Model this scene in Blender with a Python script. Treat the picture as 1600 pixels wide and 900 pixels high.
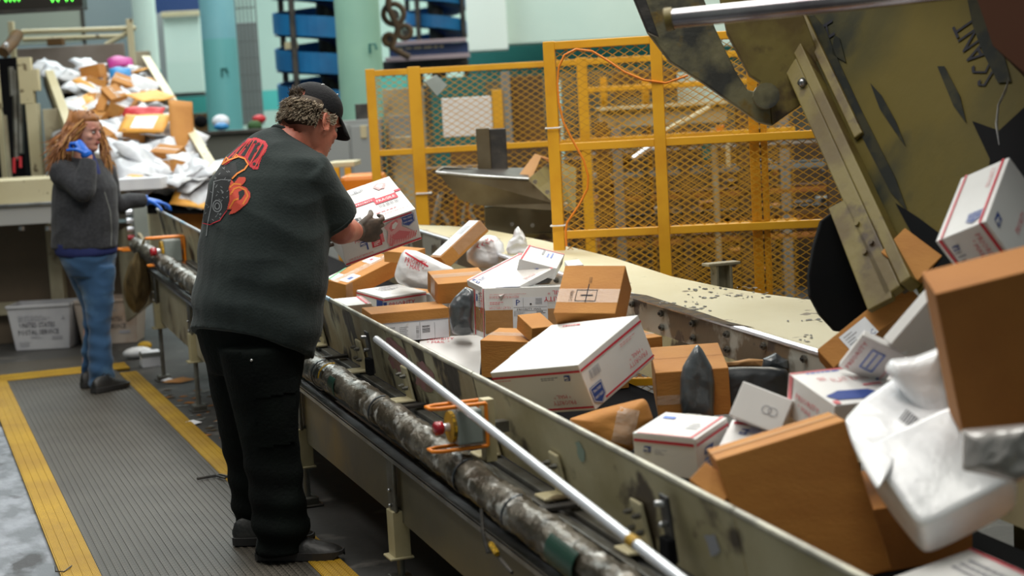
import bpy, bmesh, math, random
from mathutils import Vector as V, Matrix, noise
from mathutils.bvhtree import BVHTree
for _o in list(bpy.data.objects): bpy.data.objects.remove(_o)
SC = bpy.context.scene
# ------------------------------------------------------------------ camera
F = 2500.0
ROLL, PITCH, YAW = math.atan(.056), math.atan(274/2500.), math.atan(953/math.hypot(2500, 274))
CAM = V((0, 0, 1.5))
FW = V((math.sin(YAW)*math.cos(PITCH), math.cos(YAW)*math.cos(PITCH), -math.sin(PITCH)))
_r0 = V((math.cos(YAW), -math.sin(YAW), 0)); _u0 = _r0.cross(FW)
RT = math.cos(ROLL)*_r0 - math.sin(ROLL)*_u0
UP = math.sin(ROLL)*_r0 + math.cos(ROLL)*_u0
cam_data = bpy.data.cameras.new('camera'); cam = bpy.data.objects.new('camera', cam_data)
SC.collection.objects.link(cam); SC.camera = cam
m = Matrix((RT, UP, -FW)).transposed().to_4x4(); m.translation = CAM; cam.matrix_world = m
cam_data.sensor_width = 36; cam_data.lens = F/1600*36
cam_data.clip_start = .05; cam_data.clip_end = 200
cam_data.dof.use_dof = True; cam_data.dof.focus_distance = 5.75; cam_data.dof.aperture_fstop = 2.6
# ------------------------------------------------------------------ world, lamps, exposure
W = bpy.data.worlds.new('hall_air'); SC.world = W; W.use_nodes = True
W.node_tree.nodes['Background'].inputs[0].default_value = (.80, .90, .84, 1)
W.node_tree.nodes['Background'].inputs[1].default_value = .16
def area(name, loc, size, sizey, energy, col=(1, .97, .9), target=None):
    d = bpy.data.lights.new(name, 'AREA'); d.shape = 'RECTANGLE'; d.size = size; d.size_y = sizey; d.energy = energy; d.color = col
    o = bpy.data.objects.new(name, d); SC.collection.objects.link(o); o.location = loc
    if target: o.rotation_euler = (V(target)-V(loc)).to_track_quat('-Z', 'Y').to_euler()
    return o
area('ceiling_lamp', (.6, 3.6, 5.6), 1.6, 5.0, 150)
area('ceiling_lamp', (3.4, 5.4, 5.6), 1.2, 5.0, 190)
area('ceiling_lamp', (-1.5, 8.0, 5.8), 1.2, 6.0, 100)
area('ceiling_lamp', (2.6, 12.0, 6.2), 2.0, 6.0, 230, (.95, 1, .97))
area('ceiling_lamp', (8.5, 12.5, 6.2), 2.0, 6.0, 260, (1, .93, .78))
area('ceiling_lamp', (3.0, 20.0, 7.0), 5.0, 5.0, 650, (.9, 1, 1))
area('ceiling_lamp', (10.0, 20.0, 7.0), 5.0, 5.0, 600, (.95, 1, .98))
SC.view_settings.view_transform = 'Standard'; SC.view_settings.look = 'None'
SC.view_settings.exposure = .42; SC.view_settings.gamma = 1
# ------------------------------------------------------------------ pixel rays -> world points
def ray(x, y): return RT*((x-800)/F) - UP*((y-450)/F) + FW
def onz(x, y, z): d = ray(x, y); return CAM + d*((z-1.5)/d.z)
def onx(x, y, X): d = ray(x, y); return CAM + d*(X/d.x)
def ony(x, y, Y): d = ray(x, y); return CAM + d*(Y/d.y)
def dep(x, y, D): return CAM + ray(x, y)*D
def ontilt(x, y, z0, s=.046):           # the plane z = z0 + s*y
    d = ray(x, y); return CAM + d*((z0-1.5)/(d.z-s*d.y))
def onplane(x, y, p, n):
    d = ray(x, y); p = V(p); n = V(n); return CAM + d*((p-CAM).dot(n)/d.dot(n))
# ------------------------------------------------------------------ materials
M = {}
def _n(nt, t, **kw):
    n = nt.nodes.new(t)
    for k, v in kw.items():
        if hasattr(n, k) and not k[0].isupper(): setattr(n, k, v)
        else: n.inputs[k.replace('_', ' ')].default_value = v
    return n
def mat(name, col, rough=.6, metal=0., col2=None, ns=6., lo=.4, hi=.6, det=6., col3=None, ns3=3., lo3=.6, hi3=.68,
        bump=0., bs=40., coat=0., emit=0., alpha=1., trans=0., stretch=None, fabric=0., spec=None):
    mt = bpy.data.materials.new(name); mt.use_nodes = True; nt = mt.node_tree; b = nt.nodes['Principled BSDF']
    c = (*col, 1); L = nt.links.new
    b.inputs['Base Color'].default_value = c; b.inputs['Roughness'].default_value = rough; b.inputs['Metallic'].default_value = metal
    tc = nt.nodes.new('ShaderNodeTexCoord'); src = tc.outputs['Object']
    if stretch:
        mp = nt.nodes.new('ShaderNodeMapping'); mp.inputs['Scale'].default_value = stretch; L(src, mp.inputs[0]); src = mp.outputs[0]
    out = None
    def mask(s, a, bb, dd):
        t = nt.nodes.new('ShaderNodeTexNoise'); t.inputs['Scale'].default_value = s; t.inputs['Detail'].default_value = dd; L(src, t.inputs['Vector'])
        r = nt.nodes.new('ShaderNodeMapRange'); r.inputs['From Min'].default_value = a; r.inputs['From Max'].default_value = bb; L(t.outputs[0], r.inputs[0]); return r.outputs[0]
    if col2:
        k = mask(ns, lo, hi, det); mx = nt.nodes.new('ShaderNodeMix'); mx.data_type = 'RGBA'
        mx.inputs[6].default_value = c; mx.inputs[7].default_value = (*col2, 1); L(k, mx.inputs[0]); out = mx.outputs[2]
        if col3:
            k = mask(ns3, lo3, hi3, 8.); m2 = nt.nodes.new('ShaderNodeMix'); m2.data_type = 'RGBA'
            L(out, m2.inputs[6]); m2.inputs[7].default_value = (*col3, 1); L(k, m2.inputs[0]); out = m2.outputs[2]
        L(out, b.inputs['Base Color'])
    if bump:
        t = nt.nodes.new('ShaderNodeTexNoise'); t.inputs['Scale'].default_value = bs; t.inputs['Detail'].default_value = 5; L(src, t.inputs['Vector'])
        bp = nt.nodes.new('ShaderNodeBump'); bp.inputs['Strength'].default_value = bump; bp.inputs['Distance'].default_value = .01
        L(t.outputs[0], bp.inputs['Height']); L(bp.outputs[0], b.inputs['Normal'])
    if spec is not None: b.inputs['Specular IOR Level'].default_value = spec
    if coat: b.inputs['Coat Weight'].default_value = coat; b.inputs['Coat Roughness'].default_value = .15
    if fabric: b.inputs['Sheen Weight'].default_value = fabric; b.inputs['Sheen Roughness'].default_value = .5
    if emit: b.inputs['Emission Color'].default_value = c; b.inputs['Emission Strength'].default_value = emit
    if alpha < 1: b.inputs['Alpha'].default_value = alpha
    if trans: b.inputs['Transmission Weight'].default_value = trans
    M[name] = mt; return mt
mat('cardboard', (.49, .215, .045), .75, col2=(.43, .178, .036), ns=5, bump=.15, bs=70, stretch=(1, 1, 3))
mat('cardboard_dark', (.38, .150, .030), .8, col2=(.33, .125, .024), ns=4, bump=.15, bs=80)
mat('cardboard_pale', (.50, .27, .11), .75, col2=(.44, .22, .08), ns=5, bump=.15, bs=70)
mat('white_card', (.78, .77, .76), .42, col2=(.72, .71, .70), ns=3, bump=.05, bs=25)
mat('paper', (.80, .81, .85), .5, col2=(.74, .75, .80), ns=9, bump=.06, bs=30)
mat('white_poly', (.80, .81, .83), .26, col2=(.70, .71, .745), ns=4, bump=1., bs=10, coat=.4)
mat('grey_poly', (.055, .064, .072), .28, col2=(.09, .10, .11), ns=5, bump=.8, bs=9, coat=.4)
mat('black_poly', (.025, .028, .032), .35, bump=.5, bs=8)
mat('clear_tape', (.85, .80, .72), .12, alpha=.28, bump=.6, bs=45, coat=1.)
mat('brown_tape', (.40, .205, .075), .22, col2=(.45, .24, .10), ns=6, bump=.3, bs=20)
mat('shrink', (.7, .6, .5), .08, alpha=.22, bump=1., bs=16, coat=1.)
mat('red_ink', (.58, .02, .045), .5); mat('red_soft', (.66, .16, .18), .5); mat('blue_ink', (.025, .06, .26), .5)
mat('pale_red', (.70, .36, .36), .5)
mat('black_ink', (.018, .018, .026), .7, spec=.2); mat('grey_ink', (.33, .33, .36), .5); mat('blue_pen', (.12, .22, .65), .5)
mat('cream_paint', (.50, .44, .27), .5, col2=(.38, .32, .17), ns=3, lo=.42, hi=.62, col3=(.07, .05, .03), ns3=5.5, lo3=.60, hi3=.67, bump=.15, bs=30)
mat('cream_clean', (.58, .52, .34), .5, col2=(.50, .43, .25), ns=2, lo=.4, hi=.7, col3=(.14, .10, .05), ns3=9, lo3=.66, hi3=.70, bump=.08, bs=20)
mat('cream_worn', (.46, .42, .27), .5, col2=(.33, .25, .13), ns=4, lo=.46, hi=.60, col3=(.045, .033, .022), ns3=7, lo3=.525, hi3=.585, bump=.4, bs=28, stretch=(1, 1, .6))
mat('pink_primer', (.36, .17, .17), .6, col2=(.28, .17, .12), ns=14, lo=.5, hi=.6, bump=.2, bs=50)
mat('apron_steel', (.17, .15, .10), .38, metal=.35, col2=(.12, .11, .09), ns=2.2, lo=.4, hi=.65, col3=(.26, .17, .05), ns3=1.3, lo3=.57, hi3=.68, bump=.1, bs=12)
mat('steel', (.46, .47, .48), .28, metal=.9, col2=(.30, .30, .30), ns=9, bump=.1, bs=60)
mat('bright_steel', (.80, .82, .88), .22, metal=.55, bump=.03, bs=40)
mat('dull_steel', (.23, .23, .21), .42, metal=.7, col2=(.13, .12, .10), ns=7, bump=.15, bs=40)
mat('dark_steel', (.045, .043, .042), .45, metal=.5, col2=(.09, .08, .07), ns=8, bump=.2, bs=50)
mat('black', (.008, .008, .009), .95, spec=.1); mat('dirt', (.05, .04, .03), .9, col2=(.11, .07, .03), ns=30, bump=.6, bs=60)
mat('foil_wrap', (.16, .14, .11), .33, metal=.45, col2=(.06, .048, .032), ns=9, lo=.45, hi=.56, col3=(.50, .49, .46), ns3=14, lo3=.58, hi3=.66, bump=.9, bs=28)
mat('olive', (.105, .078, .012), .6, col2=(.06, .05, .012), ns=3, lo=.4, hi=.65, col3=(.012, .016, .012), ns3=2.6, lo3=.55, hi3=.64, bump=.3, bs=22, stretch=(1, 1, .45), spec=.15)
mat('olive_bar', (.19, .145, .035), .5, col2=(.12, .08, .02), ns=6, lo=.45, hi=.6, col3=(.06, .035, .015), ns3=7, lo3=.58, hi3=.66, bump=.15, bs=30)
mat('flap_and_shade_black', (.006, .007, .008), .9, col2=(.010, .010, .011), ns=3, spec=.1)  # black of the side flap and of the dumper plate's painted shade
mat('yellow_paint', (.72, .36, .015), .42, col2=(.62, .28, .01), ns=5, lo=.45, hi=.7, bump=.05, bs=30)
mat('yellow_mesh', (.60, .30, .02), .5)
mat('orange_paint', (.78, .22, .01), .4); mat('orange_cable', (.70, .20, .01), .5)
mat('concrete', (.15, .165, .185), .7, col2=(.28, .30, .34), ns=10, lo=.4, hi=.62, col3=(.05, .05, .055), ns3=6, lo3=.56, hi3=.66, bump=.2, bs=40, stretch=(1, .5, 1))
mat('floor_grey', (.055, .053, .050), .6, col2=(.034, .032, .030), ns=3, lo=.4, hi=.65, col3=(.16, .145, .13), ns3=5, lo3=.6, hi3=.75, bump=.15, bs=30)
mat('green_screen', (.12, 1., .08), .5, emit=3.)
# ------------------------------------------------------------------ mesh collector
COL = SC.collection
def worldloc(o):
    p = V((0, 0, 0))
    while o: p += o.location; o = o.parent
    return p
class MB:
    def __init__(s): s.v = []; s.f = []; s.m = []; s.mats = []
    def mi(s, mt):
        if mt not in s.mats: s.mats.append(mt)
        return s.mats.index(mt)
    def add(s, vs, fs, mt):
        k = len(s.v); s.v += [V(p) for p in vs]; i = s.mi(mt)
        for f in fs: s.f.append([k+a for a in f]); s.m.append(i)
        return s
    def box(s, o, A, B, C, mt):      # o corner, three edge vectors
        o, A, B, C = V(o), V(A), V(B), V(C)
        vs = [o, o+A, o+A+B, o+B, o+C, o+A+C, o+A+B+C, o+B+C]
        fs = [(0, 3, 2, 1), (4, 5, 6, 7), (0, 1, 5, 4), (1, 2, 6, 5), (2, 3, 7, 6), (3, 0, 4, 7)]
        if A.cross(B).dot(C) < 0: fs = [f[::-1] for f in fs]
        return s.add(vs, fs, mt)
    def cb(s, c, d, mt, ax=None):    # centre, dims, optional axes
        c = V(c); X, Y, Z = ax or (V((1, 0, 0)), V((0, 1, 0)), V((0, 0, 1)))
        A, B, C = V(X)*d[0], V(Y)*d[1], V(Z)*d[2]
        return s.box(c-(A+B+C)/2, A, B, C, mt)
    def aa(s, x0, x1, y0, y1, z0, z1, mt): return s.box((x0, y0, z0), (x1-x0, 0, 0), (0, y1-y0, 0), (0, 0, z1-z0), mt)
    def quad(s, a, b, c, d, mt): return s.add([a, b, c, d], [(0, 1, 2, 3)], mt)
    def prism(s, poly, ext, mt):     # polygon extruded by ext
        ext = V(ext); n = len(poly); P = [V(p) for p in poly]
        nrm = V((0, 0, 0))
        for i in range(n): nrm += P[i].cross(P[(i+1) % n])
        vs = P+[p+ext for p in P]; fs = [list(range(n))[::-1], [n+i for i in range(n)]]+[(i, (i+1) % n, n+(i+1) % n, n+i) for i in range(n)]
        if nrm.dot(ext) < 0: fs = [list(f)[::-1] for f in fs]
        return s.add(vs, fs, mt)
    def tube(s, path, r, mt, n=10, closed=False, cap=True, flat=1., jit=0., seed=0):
        P = [V(p) for p in path]; k = len(P); rr = r if isinstance(r, (list, tuple)) else [r]*k
        rings = []; up = None; rnd = random.Random(seed)
        for i in range(k):
            if closed: t = P[(i+1) % k]-P[i-1]
            else: t = P[min(i+1, k-1)]-P[max(i-1, 0)]
            if t.length < 1e-9: t = V((0, 0, 1))
            t.normalize()
            if up is None: up = t.orthogonal().normalized()
            up = (up-t*up.dot(t))
            if up.length < 1e-6: up = t.orthogonal()
            up.normalize(); sd = t.cross(up)
            rings.append([P[i]+(up*math.cos(a)+sd*math.sin(a)*flat)*rr[i]*(1+jit*rnd.uniform(-1, 1)) for a in [2*math.pi*j/n for j in range(n)]])
        vs = [p for q in rings for p in q]; fs = []
        for i in range(k if closed else k-1):
            a, b = i*n, ((i+1) % k)*n
            for j in range(n): fs.append((a+j, a+(j+1) % n, b+(j+1) % n, b+j))
        if cap and not closed: fs += [tuple(range(n))[::-1], tuple((k-1)*n+j for j in range(n))]
        return s.add(vs, fs, mt)
    def loft(s, rings, mt, cap=True):
        n = len(rings[0]); vs = [p for q in rings for p in q]; fs = []; k = len(rings)
        for i in range(k-1):
            for j in range(n): fs.append((i*n+j, i*n+(j+1) % n, (i+1)*n+(j+1) % n, (i+1)*n+j))
        if cap: fs += [tuple(range(n))[::-1], tuple((k-1)*n+j for j in range(n))]
        return s.add(vs, fs, mt)
    def ell(s, c, r, mt, ax=None, nu=14, nv=9):
        c = V(c); X, Y, Z = ax or (V((1, 0, 0)), V((0, 1, 0)), V((0, 0, 1))); rings = []
        for i in range(nv):
            a = math.pi*(i+.02)/(nv-1+.04)-math.pi/2
            rings.append([c+X*(r[0]*math.cos(a)*math.cos(b))+Y*(r[1]*math.cos(a)*math.sin(b))+Z*(r[2]*math.sin(a)) for b in [2*math.pi*j/nu for j in range(nu)]])
        return s.loft(rings, mt)
    def build(s, name, parent=None, smooth=False, bevel=0., base=None, kind=None, label=None, cat=None, group=None, sub=0, remesh=0., smo=0, bseg=2):
        me = bpy.data.meshes.new(name)
        if parent is not None: off = worldloc(parent)
        elif base is not None: off = V(base)
        else:
            xs = [p.x for p in s.v]; ys = [p.y for p in s.v]; off = V(((min(xs)+max(xs))/2, (min(ys)+max(ys))/2, min(p.z for p in s.v)))
        me.from_pydata([p-off for p in s.v], [], s.f); me.update()
        for mt in s.mats: me.materials.append(M[mt])
        me.polygons.foreach_set('material_index', s.m)
        if smooth: me.polygons.foreach_set('use_smooth', [True]*len(me.polygons)); me.set_sharp_from_angle(angle=1.05)
        o = bpy.data.objects.new(name, me); COL.objects.link(o)
        if parent is not None: o.parent = parent
        else: o.location = off
        if bevel: md = o.modifiers.new('b', 'BEVEL'); md.width = bevel; md.segments = bseg; md.limit_method = 'ANGLE'; md.angle_limit = .7
        if remesh: md = o.modifiers.new('r', 'REMESH'); md.mode = 'VOXEL'; md.voxel_size = remesh; md.use_smooth_shade = True
        if smo: md = o.modifiers.new('s', 'SMOOTH'); md.iterations = smo; md.factor = .5
        if sub: md = o.modifiers.new('d', 'SUBSURF'); md.levels = sub; md.render_levels = sub
        tag(o, label, cat, group, kind); return o
def tag(o, label=None, cat=None, group=None, kind=None):
    if label: o['label'] = label
    if cat: o['category'] = cat
    if group: o['group'] = group
    if kind: o['kind'] = kind
    return o
def thing(name, label, cat, loc, group=None, kind=None):
    o = bpy.data.objects.new(name, None); COL.objects.link(o); o.location = V(loc); o.empty_display_size = .1
    return tag(o, label, cat, group, kind)
def bake(o):                       # apply modifiers into the mesh
    dg = bpy.context.evaluated_depsgraph_get(); dg.update(); me = bpy.data.meshes.new_from_object(o.evaluated_get(dg))
    o.modifiers.clear(); o.data = me; return o
_T = {}
def glyphs(txt):
    if txt not in _T:
        cu = bpy.data.curves.new('t', 'FONT'); cu.body = txt; cu.resolution_u = 1; cu.size = 1
        ob = bpy.data.objects.new('t', cu); COL.objects.link(ob); dg = bpy.context.evaluated_depsgraph_get()
        me = bpy.data.meshes.new_from_object(ob.evaluated_get(dg)); vs = [tuple(v.co[:2]) for v in me.vertices]; fs = [tuple(p.vertices) for p in me.polygons]
        bpy.data.objects.remove(ob); bpy.data.curves.remove(cu); bpy.data.meshes.remove(me)
        if vs:
            x0 = min(v[0] for v in vs); w = max(v[0] for v in vs)-x0; vs = [(v[0]-x0, v[1]) for v in vs]
        else: w = 1
        _T[txt] = (vs, fs, w)
    return _T[txt]
class Face:                        # a flat print area: origin, unit u, unit v, outward n; lengths W, H (metres)
    def __init__(s, o, u, v, mb, lift=.0012):
        s.o, s.W, s.H = V(o), V(u).length, V(v).length; s.u, s.v = V(u).normalized(), V(v).normalized()
        s.n = s.u.cross(s.v).normalized(); s.mb = mb; s.l = lift; s.k = 0
    def P(s, a, b, l): return s.o+s.u*(a*s.W)+s.v*(b*s.H)+s.n*l
    def _l(s): s.k += 1; return s.l+s.k*.00012
    def rect(s, a0, b0, a1, b1, mt, sk=0.):
        l = s._l(); s.mb.quad(s.P(a0, b0, l), s.P(a1, b0, l), s.P(a1+sk, b1, l), s.P(a0+sk, b1, l), mt); return s
    def poly(s, pts, mt): l = s._l(); s.mb.add([s.P(a, b, l) for a, b in pts], [tuple(range(len(pts)))], mt); return s
    def text(s, t, a, b, w, h, mt, turn=0):      # lower-left at (a,b); w,h as fractions; turn = quarter turns counter-clockwise
        vs, fs, tw = glyphs(t); l = s._l(); out = []
        for x, y in vs:
            x, y = x/tw, y/.72
            if turn == 0: p = (a+x*w, b+y*h)
            elif turn == 1: p = (a+(1-y)*w, b+x*h)
            elif turn == 2: p = (a+(1-x)*w, b+(1-y)*h)
            else: p = (a+y*w, b+(1-x)*h)
            out.append(s.P(*p, l))
        s.mb.add(out, fs, mt); return s
    def bars(s, a0, b0, a1, b1, mt='black_ink', n=16, seed=1, vert=True):
        r = random.Random(seed); l = s._l()
        for i in range(n):
            t0 = i/n; t1 = t0+r.uniform(.25, .75)/n
            if vert: q = [(a0+(a1-a0)*t0, b0), (a0+(a1-a0)*t1, b0), (a0+(a1-a0)*t1, b1), (a0+(a1-a0)*t0, b1)]
            else: q = [(a0, b0+(b1-b0)*t0), (a1, b0+(b1-b0)*t0), (a1, b0+(b1-b0)*t1), (a0, b0+(b1-b0)*t1)]
            s.mb.add([s.P(x, y, l) for x, y in q], [(0, 1, 2, 3)], mt)
        return s
    def lines(s, a0, b0, a1, b1, mt='grey_ink', n=4, seed=1):   # small unreadable print
        r = random.Random(seed); l = s._l()
        for i in range(n):
            y0 = b1-(b1-b0)*(i+.0)/n; y1 = y0-(b1-b0)*.45/n; x = a0; e = a0+(a1-a0)*r.uniform(.6, 1)
            while x < e:
                w = (a1-a0)*r.uniform(.05, .16); s.mb.add([s.P(p, q, l) for p, q in ((x, y1), (min(x+w, e), y1), (min(x+w, e), y0), (x, y0))], [(0, 1, 2, 3)], mt); x += w+(a1-a0)*.03
        return s
    def eagle(s, a, b, w, h):       # postal eagle-head mark: slanted blue block with white sweeps
        s.poly([(a, b), (a+w*.84, b), (a+w, b+h), (a+w*.16, b+h)], 'blue_ink')
        s.poly([(a+w*.10, b+h*.34), (a+w*.62, b+h*.50), (a+w*.86, b+h*.46), (a+w*.60, b+h*.66), (a+w*.20, b+h*.78)], 'white_card')
        s.poly([(a+w*.06, b+h*.08), (a+w*.5, b+h*.30), (a+w*.80, b+h*.22), (a+w*.45, b+h*.12)], 'white_card'); return s
    def badge(s, a, b, w, h, up=1):      # blue arrow-shaped "tracked insured" badge
        def q(x, y): return (a+x*w, b+(y if up == 1 else 1-y)*h)
        def pl(sc, mt):
            pts = [(.5+(x-.5)*sc, .5+(y-.5)*sc) for x, y in ((0, .3), (.5, 0), (1, .3), (1, 1), (0, 1))]
            p = [q(*t) for t in pts]; s.poly(p if up == 1 else p[::-1], mt)
        pl(1.16, 'blue_ink'); pl(1.08, 'white_card'); pl(1., 'blue_ink')
        t = 0 if up == 1 else 2
        s.text('TRACKED', *(q(.1, .70) if t == 0 else q(.1, .86)), .8*w, .16*h, 'white_card', t); s.text('INSURED', *(q(.1, .34) if t == 0 else q(.1, .5)), .8*w, .16*h, 'white_card', t)
        return s
    def priority(s, a, b, w, h, mt='red_ink', turn=0):
        if turn == 0: s.text('PRIORITY', a, b+h*.55, w, h*.42, mt); s.text('* MAIL *', a+w*.12, b, w*.76, h*.36, mt)
        elif turn == 2: s.text('PRIORITY', a, b, w, h*.42, mt, 2); s.text('* MAIL *', a+w*.12, b+h*.58, w*.76, h*.36, mt, 2)
        elif turn == 3: s.text('PRIORITY', a+w*.55, b, w*.42, h, mt, 3); s.text('* MAIL *', a, b+h*.12, w*.36, h*.76, mt, 3)
        else: s.text('PRIORITY', a, b, w*.42, h, mt, 1); s.text('* MAIL *', a+w*.58, b+h*.12, w*.36, h*.76, mt, 1)
        return s
mat('rim_metal', (.55, .52, .42), .35, metal=.4, col2=(.35, .33, .28), ns=14); mat('blue_lip', (.60, .63, .66), .35, metal=.3, col2=(.30, .48, .62), ns=9, lo=.5, hi=.6)
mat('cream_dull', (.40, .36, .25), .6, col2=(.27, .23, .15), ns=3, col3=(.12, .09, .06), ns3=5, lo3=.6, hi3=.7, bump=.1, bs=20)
mat('green_scuff', (.25, .33, .26), .6); mat('green_patch', (.012, .05, .032), .4); mat('grey_enamel', (.30, .33, .31), .4, col2=(.24, .27, .25), ns=6)
mat('red_button', (.40, .008, .02), .25, coat=.6); mat('sack_cloth', (.30, .21, .09), .85, col2=(.13, .09, .04), ns=9, bump=.5, bs=30, stretch=(1, 1, .3))
mat('grime', (.012, .014, .012), .6, col2=(.030, .028, .014), ns=14, lo=.45, hi=.6, spec=.1); mat('arm_steel', (.20, .18, .10), .5, metal=.3, col2=(.045, .045, .04), ns=8, lo=.42, hi=.6, col3=(.20, .13, .03), ns3=10, lo3=.6, hi3=.68, bump=.2, bs=40)
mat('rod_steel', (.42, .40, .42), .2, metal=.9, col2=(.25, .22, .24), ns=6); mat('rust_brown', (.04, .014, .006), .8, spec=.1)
mat('far_plate', (.50, .48, .42), .35, metal=.3, col2=(.20, .15, .10), ns=5, lo=.47, hi=.53, col3=(.10, .08, .07), ns3=8, lo3=.60, hi3=.64, bump=.1, bs=30)
mat('green_strip', (.02, .25, .06), .4)
mat('grey_clear', (.34, .32, .31), .2, bump=.6, bs=8, coat=.4)
mat('wall_mint', (.50, .66, .58), .7, col2=(.46, .62, .55), ns=.6); mat('wall_grey', (.20, .25, .26), .75); mat('wall_pale', (.66, .80, .72), .7, col2=(.60, .75, .68), ns=.8)
mat('teal_paint', (.09, .50, .46), .5); mat('teal_dark', (.01, .13, .12), .6); mat('col_blue', (.26, .56, .62), .5, col2=(.22, .51, .58), ns=2); mat('col_blue_low', (.17, .50, .50), .5)
mat('col_green', (.30, .52, .40), .5, col2=(.27, .48, .38), ns=2); mat('spiral_blue', (.01, .16, .38), .4, col2=(.012, .12, .30), ns=3); mat('navy', (.015, .04, .13), .5)
mat('door_white', (.60, .76, .68), .6); mat('grey_panel', (.30, .32, .32), .6); mat('brown_machine', (.075, .045, .022), .7, col2=(.15, .075, .02), ns=2.5, lo=.45, hi=.6); mat('machine_grey', (.20, .21, .20), .6)
mat('panel_brown', (.12, .09, .06), .6, col2=(.17, .12, .08), ns=1.5); mat('tub_white', (.50, .50, .52), .5, col2=(.42, .42, .45), ns=4); mat('tub_worn', (.42, .36, .31), .55, col2=(.33, .22, .15), ns=3, lo=.45, hi=.6)
mat('manila', (.80, .40, .06), .6, col2=(.72, .33, .05), ns=6); mat('magenta', (.45, .03, .25), .5); mat('mail_blue', (.02, .22, .52), .5); mat('mail_red', (.55, .02, .03), .5); mat('pan_steel', (.19, .155, .10), .35, metal=.5, col2=(.12, .09, .05), ns=3, bump=.1, bs=20)
mat('plant_green', (.04, .10, .03), .8)
mat('rail_pink', (.42, .33, .36), .5); mat('slide_plate', (.26, .22, .19), .6, col2=(.20, .16, .13), ns=2); mat('panel_green', (.36, .42, .36), .7); mat('display_black', (.018, .014, .010), .4); mat('slide_grey', (.36, .36, .35), .5)
mat('skin_red', (.55, .19, .12), .5, col2=(.46, .115, .075), ns=9, lo=.42, hi=.62, bump=.12, bs=90); mat('skin_fair', (.60, .32, .24), .5, col2=(.52, .22, .17), ns=14, lo=.45, hi=.6)
mat('tee_black', (.019, .026, .026), .9, col2=(.027, .036, .035), ns=5, bump=.25, bs=120, fabric=.08, spec=.2); mat('trouser_black', (.0022, .0032, .003), .85, col2=(.0035, .006, .005), ns=4, bump=.3, bs=90, spec=.12)
mat('cap_black', (.010, .010, .012), .8, bump=.25, bs=140, spec=.25); mat('hair_grey', (.13, .085, .05), .6, col2=(.30, .24, .17), ns=40, lo=.42, hi=.6); mat('hair_light', (.34, .28, .20), .5)
mat('hair_dark', (.06, .038, .022), .6); mat('glove_brown', (.10, .065, .045), .7, col2=(.05, .035, .025), ns=20); mat('shoe_black', (.010, .010, .010), .5, col2=(.022, .020, .018), ns=14, bump=.2, bs=70); mat('shoe_sole', (.030, .028, .028), .6); mat('lace', (.015, .015, .016), .7)
mat('fleece', (.022, .023, .028), .95, col2=(.034, .035, .041), ns=60, bump=.4, bs=150, fabric=.12); mat('denim', (.022, .075, .17), .85, col2=(.09, .19, .31), ns=4, lo=.48, hi=.72, bump=.2, bs=200, fabric=.2); mat('navy_shirt', (.012, .02, .11), .8); mat('glove_blue', (.01, .13, .62), .35, bump=.2, bs=60)
mat('hair_auburn', (.33, .13, .035), .5, col2=(.20, .07, .02), ns=20); mat('hair_gold', (.50, .25, .08), .45); mat('lip', (.40, .10, .09), .5); mat('eye_dark', (.02, .015, .012), .3); mat('eye_white', (.6, .55, .5), .4); mat('brow', (.14, .06, .03), .7)
mat('print_red', (.50, .02, .035), .7); mat('print_orange', (.75, .22, .03), .7); mat('print_coral', (.62, .07, .04), .7); mat('print_grey', (.22, .23, .24), .7); mat('print_dark', (.022, .024, .026), .8); mat('metal_dot', (.5, .5, .5), .3, metal=.7); mat('pink_dot', (.6, .03, .2), .5)
mat('counter_grey', (.13, .13, .11), .6)
mat('mail_poly', (.60, .61, .64), .35, col2=(.48, .49, .53), ns=5, bump=.5, bs=9); mat('mail_paper', (.66, .66, .68), .55, col2=(.56, .56, .58), ns=6)
mat('olive_machine', (.13, .125, .085), .7, col2=(.06, .055, .04), ns=2.5, lo=.42, hi=.6); mat('wall_bright', (.80, .88, .82), .6)
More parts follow.
